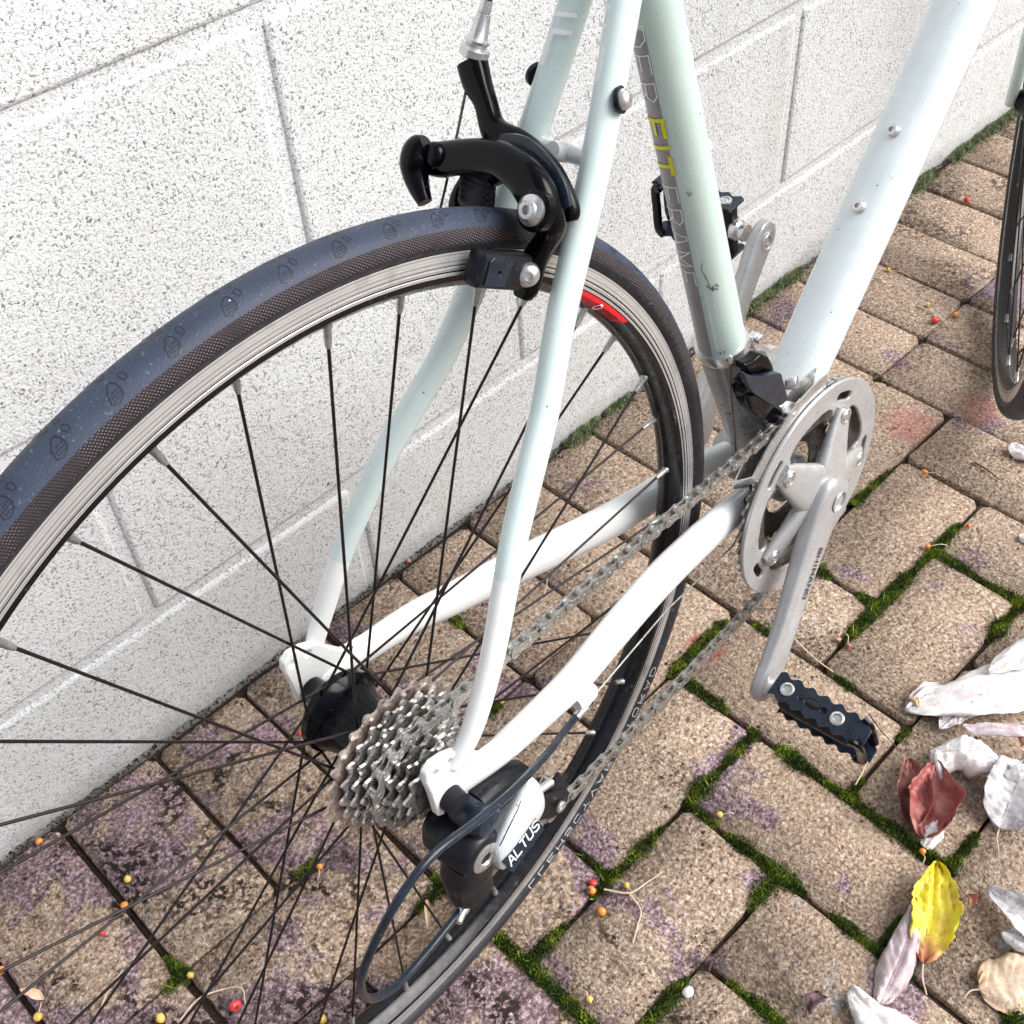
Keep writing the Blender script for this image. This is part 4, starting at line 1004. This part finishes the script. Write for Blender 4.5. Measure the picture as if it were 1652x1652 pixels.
# rear derailleur --------------------------------------------------------
mb = MB(); lathe(mb, V(.0110, -.0600, -.0240), (0, -1, 0), [(0, .0095), (.003, .0125), (.016, .0130), (.022, .0120), (.026, .0090), (.027, .004)], 30)
rd = bld(mb, 'rear_derailleur', M['blue_black']); rd['label'] = 'silver and black rear derailleur'
mb = MB(); sweep(mb, cr([(.0130, -.072, -.022), (.028, -.071, -.024), (.046, -.070, -.033), (.050, -.069, -.044)], 5), [(.0125, .0100)]*8+[(.0120, .0095)]*8, 18, ex=2.8, up=(0, -1, 0))
sweep(mb, cr([(.048, -.068, -.040), (.035, -.066, -.058), (.018, -.064, -.070), (.006, -.062, -.074)], 5), (.0120, .0070), 16, ex=3, up=(0, -1, 0))
bld(mb, 'derailleur_link', M['black_plastic'], rd)
mb = MB()  # outer silver plate, tilted to face up and out
PN = V(0, -1, .55).normalized()
def pp(x, z, h=0.): return V(x, -.088+(z+.045)*.55, z)+PN*h
outl = [(.0121, -.0439), (.0235, -.0382), (.0337, -.0343), (.0470, -.0298), (.0531, -.0285), (.0565, -.0350), (.0560, -.0435), (.0512, -.0510), (.0410, -.0545), (.0239, -.0580), (.0068, -.0605), (.0078, -.0507)]
ring = cr(outl, 5, closed=True); nv = len(ring); cx_, cz_ = .034, -.0440; vsf = []
lay = [(1.0, -.0085), (1.0, -.0012), (.97, .0004), (.90, .0014), (.72, .0026), (.45, .0034), (.2, .0036)]
for s_, h in lay:
    for x, z in ring: vsf.append(pp(cx_+(x-cx_)*s_, cz_+(z-cz_)*s_, h))
fs = [(a*nv+i, a*nv+(i+1) % nv, (a+1)*nv+(i+1) % nv, (a+1)*nv+i) for a in range(len(lay)-1) for i in range(nv)]+[tuple((len(lay)-1)*nv+i for i in range(nv)), tuple(range(nv))]
mb.add(vsf, fs); bld(mb, 'derailleur_plate', M['silver_plate'], rd, sharp=45)
mb = MB()
for pa in ([(.0350, -.0350), (.0366, -.0410), (.0388, -.0470), (.0408, -.0512)], [(.0120, -.0462), (.0230, -.0412), (.0345, -.0368), (.0400, -.0345)]):
    sweep(mb, cr([pp(x, z, .0030 if k in (1, 2) else .0018) for k, (x, z) in enumerate(pa)], 4), (.0003, .0004), 6)
bld(mb, 'plate_groove', M['decal_black'], rd)['kind'] = 'stuff'
mb = MB()   # dark strip carrying the name
a_, b_ = pp(.0090, -.0598, .0036), pp(.0420, -.0545, .0036); dirn = (b_-a_).normalized(); perp = PN.cross(dirn).normalized(); perp = perp if perp.z > 0 else -perp
Ls = (b_-a_).length; vs = [a_+dirn*(Ls*k/6)+perp*v-PN*(.0008*(v < 0)) for k in range(7) for v in (-.0050, .0010, .0062)]
vs += [v-PN*.006 for v in vs]
mb.add(vs, [(3*k+i, 3*k+i+1, 3*k+i+4, 3*k+i+3) for k in range(6) for i in (0, 1)]+[(21+3*k+i, 21+3*k+i+1, 21+3*k+i+4, 21+3*k+i+3) for k in range(6) for i in (0, 1)]+[(3*k, 3*k+3, 24+3*k, 21+3*k) for k in range(6)]+[(3*k+2, 3*k+5, 26+3*k, 23+3*k) for k in range(6)]+[(0, 21, 22, 1), (1, 22, 23, 2), (18, 39, 40, 19), (19, 40, 41, 20)])
bld(mb, 'name_strip', M['blue_black'], rd)
mb = MB()
letters(mb, 'ALTUS', lambda u, v: a_+dirn*(u+.002)+perp*(v+.0002)+PN*.0004, .0056, .0046, .0017, .0010, 0, .2, .004)
bld(mb, 'derailleur_lettering', [M['decal_white']], rd)
# lower knuckle, its cap, the barrel adjuster and pulley cage
mb = MB(); K = V(.0020, -.0860, -.0500)
lathe(mb, K, (0, 1, 0), [(-.001, .0100), (0, .0140), (.002, .0162), (.010, .0178), (.024, .0190), (.036, .0180), (.042, .013)], 36)
sweep(mb, cr([K+V(-.002, .012, -.006), K+V(-.006, .014, -.026), K+V(-.006, .014, -.044), K+V(-.006, .015, -.054)], 4), [(.0165, .0140)]*5+[(.0150, .0125)]*4+[(.0115, .0095)]*4, 20, ex=2.8, up=(0, -1, 0))
bld(mb, 'knuckle', M['black_plastic'], rd, sharp=50)
mb = MB(); lathe(mb, K+V(0, -.0008, 0), (0, -1, 0), [(-.002, .0110), (.0006, .0108), (.0012, .0098), (.0014, .0050), (.0010, .0046), (-.002, .0034)], 32); bld(mb, 'pivot_cap', M['silver'], rd)
mb = MB(); q = V(-.0055, -.0720, -.1030); lathe(mb, q, V(-.62, -.25, .02), [(-.003, .0045), (0, .0055), (.006, .0055), (.007, .0040), (.012, .0036), (.013, .0028), (.020, .0028)], 18); bld(mb, 'barrel_adjuster', M['silver'], rd)
mb = MB(); sweep(mb, cr([q+V(-.010, -.002, 0), (-.026, -.077, -.1001), (-.0518, -.082, -.0948), (-.0814, -.088, -.0837), (-.1016, -.094, -.0575), (-.1057, -.100, -.0212), (-.0925, -.106, .0131), (-.0704, -.110, .0388), (-.0465, -.110, .0453), (-.0161, -.108, .0347), (.0197, -.101, .0160), (.0683, -.082, -.0183), (.1000, -.0665, -.0430), (.1181, -.060, -.0530)], 8), .0025, 14)
bld(mb, 'cable_housing', M['blue_black'], rd)
mb = MB(); sweep(mb, [(.118, -.060, -.053), (.128, -.060, -.052)], [.0032, .0032], 14); bld(mb, 'housing_ferrule', M['silver'], rd)
mb = MB(); sweep(mb, [(.1250, -.0600, -.0515), (.2318, -.0480, -.0560), (.3293, -.0380, -.0740), (.402, -.010, -.0960)], .0007, 8); bld(mb, 'shift_cable', M['steel'], rd)
# cage plates and pulleys
ga, ta = V(GP[0], 0, GP[1]), V(TPu[0], 0, TPu[1]); cdv = (ta-ga).normalized(); cpv = V(-cdv.z, 0, cdv.x); Lc = (ta-ga).length
for y, nm in ((-.0500, 1), (-.0325, 1)):
    mb = MB(); o = []
    for k in range(9): t = pi/2+pi*k/8; o.append((.012*cos(t), .012*sin(t)))
    o += [(Lc*.5, -.0075)]
    for k in range(9): t = -pi/2+pi*k/8; o.append((Lc+.0125*cos(t), .0125*sin(t)))
    o += [(Lc*.5, .0085)]
    plate(mb, o, [], (ga+V(0, y, 0), cdv, cpv), .0018); bld(mb, 'cage_plate', M['silver'] if nm == 0 else M['black_plastic'], rd, bevel=.0005)
for c in (ga, ta):
    mb = MB(); plate(mb, [(x, y) for x, y in sprocket_outline(10, r=.0195, depth=.0040)], [circ2(.0030, 10)], (c+V(0, -.0422, 0), (1, 0, 0), (0, 0, 1)), .0024)
    lathe(mb, c+V(0, -.0500, 0), (0, 1, 0), [(0, .0060), (.016, .0060)], 14)
    bld(mb, 'jockey_wheel', M['black_plastic'], rd)
    mb = MB(); lathe(mb, c+V(0, -.0530, 0), (0, -1, 0), [(0, .0048), (.0015, .0048), (.0022, .0040), (.0022, .0022), (.0010, .0020)], 16); bld(mb, 'pulley_bolt', M['silver'], rd)
mb = MB(); lathe(mb, V(.0640, -.0700, -.0700), V(.9, -.1, -.1), [(0, .0030), (.014, .0030)], 12); lathe(mb, V(.0680, -.0650, -.0860), V(.7, 0, .7), [(0, .0028), (.016, .0028)], 12); bld(mb, 'limit_screw', M['silver'], rd)

# ------------------------------------------------------------------ leaves, berries, twigs
def leaf(label, base, tip, hw, mt, h=(.004, .012, .006), curl=.0, fold=0., bend=0., stem=None, name='fallen_leaf', cat='leaf', serr=.035, asym=(1, 1), ph=0., twist=0., shape=.75):
    b, t = V(base[0], base[1], 0), V(tip[0], tip[1], 0); ax = (t-b); L = ax.length; ax.normalize(); nr = V(-ax.y, ax.x, 0)
    nu, nv = 34, 16; mb = MB(); vs = []; off = V(base[0], base[1], 0)
    r = random.Random(int((base[0]*7919+base[1]*104729)*100)); sd = r.uniform(0, 99)
    for i in range(nu+1):
        u = i/nu; wd = hw*(sin(pi*min(1, u**shape*.985+.012))**.72)
        hc = cr([(x,) for x in h], 10); zc = hc[min(len(hc)-1, int(u*(len(hc)-1)))][0]
        zc = hc[int(u*(len(hc)-1))][0]
        for j in range(nv+1):
            v = -1+2*j/nv; a = abs(v); s_ = 1 if v > 0 else -1
            edge = 1+serr*mnoise.noise(Vector((u*22, s_*5+sd, 0)))*(a**6)*2.5+.26*mnoise.noise(Vector((u*4, s_*9+sd, 2)))
            w_ = wd*edge*(asym[0] if v < 0 else asym[1]); ang = fold*a+curl*a*a*(1+.5*mnoise.noise(Vector((u*3, s_+sd, 5))))
            lat = s_*w_*a*cos(ang*.7); zz = zc+w_*a*sin(ang)
            k_ = min(1.3, hw/.018); zz += k_*(.0040*mnoise.noise(Vector((u*4+sd, v*2.0, 1)))*(.35+a)+.0060*abs(mnoise.noise(Vector((u*5+sd, v*2.6, 4))))*(.25+a)+.0016*abs(mnoise.noise(Vector((u*14+sd, v*6, 8)))))+.0011*sin((u*10-a*2.4)*2*pi)*(a*(1-a))*4*min(1, hw/.016)-.0010*max(0, 1-a*7)
            if twist: lat, zz = lat*cos(twist*(u-.5))-(zz-zc)*sin(twist*(u-.5)), zc+(zz-zc)*cos(twist*(u-.5))+lat*sin(twist*(u-.5))
            p = b+ax*(u*L)+nr*(lat+bend*sin(pi*u)); p.z = max(.0006, zz); vs.append(p)
    mb.add(vs, [(i*(nv+1)+j, i*(nv+1)+j+1, (i+1)*(nv+1)+j+1, (i+1)*(nv+1)+j) for i in range(nu) for j in range(nv)])
    o = mb.build(name, mt, None, off=off, sharp=80); so = o.modifiers.new('s', 'SOLIDIFY'); so.thickness = .0002; so.offset = -1
    tag(o, label, cat, 'autumn leaves lying on the paving')
    if stem:
        mb = MB(); q = b.copy(); q.z = h[0]; e = V(stem[0], stem[1], .002); mid = q.lerp(e, .5)+nr*.002+V(0, 0, .001)
        pts = cr([q+ax*L*.10, q, mid, e], 5); sweep(mb, [Vector(p)-off for p in pts], [.0009-.0003*k/len(pts) for k in range(len(pts))], 8)
        mb.build('stem', M['stem'], o)
    # midrib
    mb = MB(); pts = []
    for i in range(1, nu-3, 2): pts.append(vs[i*(nv+1)+nv//2]+V(0, 0, .0003)-off)
    sweep(mb, pts, [.0006*(1-.7*k/len(pts))+.00015 for k in range(len(pts))], 6); mb.build('midrib', mt, o)
    return o
W_, G_, R_l, Y_, T_l, U_ = M['leaf_white'], M['leaf_grey'], M['leaf_red'], M['leaf_yellow'], M['leaf_tan'], M['leaf_mauve']
leaf('largest pale white leaf, curled, pointing at the black pedal', (.600, -.224), (.470, -.129), .0280, W_, (.012, .022, .016, .004), curl=-.35, bend=.004, asym=(1.1, .9), shape=.9)
leaf('thin mauve leaf edge tucked under the tip of the largest pale leaf', (.520, -.138), (.476, -.126), .0070, U_, (.002, .008, .003), curl=.6)
leaf('short pale flap folded down from the largest pale leaf towards the pedal', (.532, -.172), (.474, -.163), .0140, W_, (.020, .012, .003), curl=-.3, name='fallen_leaf')
leaf('narrow pale leaf overlapping the top of the largest pale leaf', (.645, -.200), (.545, -.166), .0180, W_, (.026, .030, .024), curl=-.5)
leaf('dark red leaf with cupped edges beside the pale curled leaf', (.368, -.212), (.434, -.182), .0270, R_l, (.003, .010, .016), curl=.55, fold=.25, stem=(.372, -.220), asym=(1.0, .8))
leaf('dull brown red leaf folded beneath the dark red leaf', (.372, -.200), (.428, -.160), .0180, simple('leaf_brown_red', (.30, .13, .11), .5, 0, .3, 90), (.002, .006, .004), curl=.5, fold=.3)
leaf('small pale folded leaf tip poking out below the dark red leaf', (.362, -.217), (.398, -.214), .0100, W_, (.003, .009, .006), curl=-.9)
leaf('pale leaf with mauve edge arching behind the dark red leaf', (.440, -.172), (.470, -.234), .0230, W_, (.014, .028, .014), curl=-.9, bend=.004)
leaf('thin pale leaf strip hanging down over the red leaf', (.444, -.176), (.416, -.203), .0055, W_, (.020, .018, .008), curl=-.8)
leaf('grey leaf with deep parallel veins and a long pale stem', (.421, -.254), (.492, -.238), .0290, G_, (.003, .014, .012), curl=.35, fold=.12, stem=(.403, -.264))
leaf('narrow mauve grey leaf lying across the leaf pile', (.480, -.180), (.520, -.238), .0085, U_, (.020, .026, .022), curl=-.6, twist=.8)
leaf('pale leaf roll with a dark hollow on top of the grey veined leaf', (.462, -.232), (.484, -.252), .0095, W_, (.018, .026, .020), curl=-1.2)
leaf('rusty orange leaf scrap at the back of the leaf pile', (.503, -.222), (.516, -.242), .0080, M['b_brown'], (.020, .024, .020), curl=-.6)
leaf('bright yellow leaf with orange brown base', (.272, -.271), (.352, -.233), .0215, Y_, (.005, .012, .010), curl=.30, fold=.1, stem=(.254, -.286), asym=(1.05, .8), serr=.06, shape=.85)
leaf('rolled mauve white leaf leaning against the yellow leaf', (.220, -.264), (.311, -.238), .0150, U_, (.004, .014, .014), curl=-.8, bend=-.004)
leaf('white ribbed leaf at the bottom edge below the yellow leaf', (.190, -.325), (.215, -.240), .0230, W_, (.010, .014, .008), curl=-.4)
leaf('grey ribbed leaf at the right edge level with the yellow leaf', (.350, -.350), (.364, -.274), .0180, G_, (.010, .012, .003), curl=.4)
leaf('tan brown leaf with a curved stem at the right edge', (.285, -.313), (.340, -.356), .0240, T_l, (.003, .010, .010), curl=-.45, stem=(.272, -.308))
leaf('pale rolled leaf edge lying on the tan leaf', (.333, -.303), (.342, -.345), .0075, W_, (.014, .018, .016), curl=-1.0)
leaf('small pale leaf far back beside the front tyre', (.856, -.020), (.862, -.062), .0130, W_, (.006, .010, .008), curl=-.5)
leaf('small pale leaf at the right edge on a mossy joint', (.742, -.096), (.752, -.126), .0085, W_, (.004, .008, .006), curl=-.7)
leaf('tiny dried red brown leaf right of the yellow leaf', (.350, -.266), (.341, -.275), .0055, M['b_brown'], (.002, .008, .002), curl=1.0)
leaf('pale leaf fragment standing between twig and largest pale leaf', (.490, -.124), (.478, -.140), .0060, T_l, (.003, .012, .004), curl=-.9)
leaf('crumpled dark mauve leaf at the bottom edge', (.196, -.224), (.178, -.230), .0085, simple('dried_leaf', (.16, .10, .11), .8, 0, .5, 200), (.003, .012, .004), curl=1.3, twist=2)
leaf('small crumpled dark leaf in the joint below the twig with berries', (.162, -.146), (.150, -.152), .0065, simple('dried_leaf_dark', (.12, .085, .09), .8, 0, .5, 200), (.003, .009, .004), curl=1.3, twist=2)
leaf('thin pink bud scale in the bottom left corner', (-.240, .222), (-.250, .243), .0040, simple('bud_scale', (.80, .55, .40), .5, 0, .15, 90), (.002, .004, .003), curl=.5)
leaf('curled pale leaf strip on dark grit under the derailleur', (.033, .057), (.015, .036), .0024, T_l, (.006, .010, .006), curl=.8)
B_ = [('b_orange', -.171, .352, 5.2, 'orange berry against the foot of the wall, far left', None, 0),
 ('b_yellow', -.135, .262, 5.4, 'yellow orange berry just above the dark joint between the spokes', None, 0),
 ('b_orange', -.150, .243, 5.6, 'orange berry sitting in the dark joint at lower left', None, 0),
 ('b_orange', -.253, .269, 5.6, 'pink orange berry cut by the left edge of the picture', None, 0),
 ('b_yellow', -.251, .212, 6.0, 'yellow orange berry with upright stem, bottom left corner', (-.243, .222), 0),
 ('b_yellow', -.182, .139, 6.2, 'yellow berry at the bottom edge beside the soil patch', None, 0),
 ('b_yellow', -.145, .151, 4.8, 'yellow berry in the moss tuft at lower left', None, 0),
 ('b_orange', -.011, .149, 5.0, 'golden orange berry beside the moss tuft below the cassette', (-.02, .141), 0),
 ('b_red', .062, .270, 4.6, 'red berry beside the rear hub', None, 0),
 ('b_red', -.134, .103, 7.2, 'dark red shrivelled berry with a long arched stem', None, 1),
 ('b_red', -.177, .236, 5.2, 'crushed red berry on the paver at lower left', None, 1),
 ('b_brown', .278, .358, 4.2, 'brown berry at the foot of the wall behind the chain stay', None, 0),
 ('b_yellow', .272, .264, 3.6, 'small yellow berry in front of the far chain stay', None, 0),
 ('b_brown', .281, .253, 3.2, 'small brown berry next to the small yellow one by the far chain stay', None, 0),
 ('b_orange', .423, .352, 4.2, 'orange berry at the foot of the wall behind the near seat stay', (.412, .349), 0),
 ('b_yellow', .219, .155, 3.6, 'tiny yellow berry between chain and near chain stay', None, 0),
 ('b_red', .142, -.033, 5.6, 'split red orange berry at the end of the forked stem', None, 1),
 ('b_orange', .136, -.037, 6.2, 'glossy orange berry touching the split one on the forked stem', None, 0),
 ('b_orange', .128, -.056, 6.0, 'orange berry with a cleft and a hooked dark stem', None, 0),
 ('b_yellow', .160, -.055, 4.4, 'greenish yellow berry beside the forked stem', None, 0),
 ('b_yellow', .267, -.071, 4.6, 'pale yellow berry in the joint right of the rear tyre', (.277, -.079), 0),
 ('b_yellow', .067, -.098, 4.8, 'pale yellow berry at the bottom edge in a soil filled joint', (.069, -.087), 0),
 ('b_brown', .499, -.036, 5.0, 'red brown berry right of the crank, left one of a pair', (.520, -.026), 1),
 ('b_brown', .500, -.047, 4.4, 'red brown berry right of the crank, right one of a pair', (.512, -.036), 1),
 ('b_orange', .358, -.218, 4.8, 'orange berry below the white tip of the red leaf', (.349, -.224), 0),
 ('b_red', .466, .050, 4.6, 'broken red berry under the chainring', None, 1),
 ('b_red', 1.279, .280, 6.5, 'red berry far back between down tube and front tyre', None, 1),
 ('b_red', 1.006, .165, 7.6, 'large red berry at the joint crossing behind the chainring', (1.022, .176), 0),
 ('b_orange', 1.035, .152, 5.4, 'small orange berry beside the large red berry', None, 0),
 ('b_yellow', 1.064, .270, 4.8, 'yellow berry with a dry stem beside the down tube', (1.071, .239), 0),
 ('b_yellow', 1.031, .190, 4.8, 'yellow berry beyond the large red berry', None, 0),
 ('b_orange', .76, .028, 5.0, 'pale orange berry on the joint right of the chainring top', (.768, .012), 1),
 ('b_orange', .721, -.050, 4.2, 'small peach coloured berry in the moss at right', None, 0),
 ('b_orange', .666, -.034, 4.6, 'orange berry with two pale stems on the bright moss', (.682, -.048), 0),
 ('b_yellow', -.092, .044, 6.0, 'lime yellow berry at the bottom edge beside the rear tyre', None, 0)]
def berry_mesh(r, seed):
    mb = MB(); prof = [(-.97, .05), (-.94, .25), (-.82, .55), (-.5, .85), (0, 1.), (.45, .90), (.78, .62), (.92, .34), (.90, .16), (.80, .08)]
    lathe(mb, (0, 0, 0), (0, 0, 1), [(a*r, b*r) for a, b in prof], 16)
    rr = random.Random(seed); k1, k2 = rr.uniform(0, 9), rr.uniform(0, 9)
    mb.v = [tuple(Vector(v)*(1+.20*mnoise.noise(Vector(v)/r*.9+Vector((k1, k2, 0))))) for v in mb.v]; return mb
for k, (mt, x, y, d_, lb, st, crushed) in enumerate(B_):
    r = d_/2000*1.25; mb = berry_mesh(r, k)
    if crushed: mb.v = [(a*1.15, b*1.1, c*.72+r*.18*mnoise.noise(Vector((a, b, c))/r*1.6+Vector((k, 0, 0)))) for a, b, c in mb.v]
    R_ = Matrix.Rotation(random.Random(k+50).uniform(.6, 2.4), 3, (cos(k*2.1), sin(k*2.1), 0)); mb.v = [tuple(R_ @ Vector(v)) for v in mb.v]
    o = mb.build('berry', M[mt], None, sharp=50); o.location = (x, y, r*.92); tag(o, lb, 'berry', 'fallen berries scattered on the paving')
    mb = MB(); ca = R_ @ V(0, 0, 1)
    for q in range(5):
        dv = (ca.orthogonal().normalized()); dv.rotate(Matrix.Rotation(2*pi*q/5, 3, ca)); sweep(mb, [ca*r*.86, ca*r*1.02+dv*r*.26, ca*r*1.0+dv*r*.42], [.0003, .0004, .00015], 5)
    c_ = mb.build('calyx', M['twig'], o)
    if st:
        e = V(st[0]-x, st[1]-y, -r*.92+.0012); s0 = e.normalized()*r*.85; mb = MB()
        sweep(mb, cr([s0, s0.lerp(e, .5)+V(.001, -.001, .0025), e], 5), .00048, 6); mb.build('stem', M['stem'], o)
def twig(label, pts, r, mt, z=.0015):
    off = V(pts[0][0], pts[0][1], 0); mb = MB(); p3 = [V(p[0]-off.x, p[1]-off.y, z+.0012*(k % 2)) for k, p in enumerate(pts)]
    path = cr(p3, 6); sweep(mb, path, [r*(1-.4*k/len(path)) for k in range(len(path))], 8)
    o = mb.build('twig', mt, None, off=None); o.location = off; tag(o, label, 'twig', 'dry twigs and stems on the paving'); return o
t0 = twig('forked pale stem carrying orange berries beside the rear tyre', [(.144, -.044), (.156, -.062), (.173, -.066), (.190, -.070)], .0009, M['stem'], .003)
mb = MB(); sweep(mb, cr([V(.156, -.062, .003)-t0.location, V(.152, -.078, .002)-t0.location, V(.140, -.085, .002)-t0.location, V(.126, -.092, .0015)-t0.location], 6), .0007, 8); mb.build('side_stem', M['stem'], t0)
twig('dark hooked stem of the cleft orange berry', [(.122, -.059), (.118, -.066), (.118, -.074), (.125, -.078)], .00055, M['twig'])
twig('long brown twig lying in the joint right of the crank arm', [(.474, .006), (.465, -.030), (.464, -.055)], .0010, M['stem'])
twig('dark thin twig between the pedal and the largest pale leaf', [(.447, -.106), (.438, -.124), (.433, -.144)], .0007, M['twig'])
twig('short pale twig across the joint below the pedal end', [(.374, -.140), (.391, -.137), (.408, -.131)], .0007, M['stem'])
twig('long arched pink stem around the shrivelled red berry', [(-.172, .127), (-.152, .130), (-.134, .123), (-.122, .112), (-.127, .100)], .0008, M['stem'])
twig('straight dry straw near the bottom left corner', [(-.214, .180), (-.198, .190), (-.182, .196)], .0007, M['stem'])
twig('crossed dry stem beside the large red berry', [(1.022, .200), (1.020, .171), (1.009, .145)], .0010, M['stem'])
twig('dark bent twig at the right edge behind the chainring', [(.812, -.004), (.810, -.020), (.806, -.038)], .0012, M['twig'])
twig('thin dark twig under the crank arm near the foot of the chainring', [(.496, .030), (.485, .036), (.476, .050)], .0008, M['twig'])
twig('short brown straw beside the far chain stay', [(.335, .215), (.350, .222), (.362, .232)], .0008, M['stem'])
mb = berry_mesh(.0042, 99); mb.v = [(x*1.2, y, z*.6) for x, y, z in mb.v]; o = mb.build('pebble', M['pebble'], None); o.location = (.126, -.150, .002); tag(o, 'small white pebble in the joint at the bottom of the picture', 'pebble')
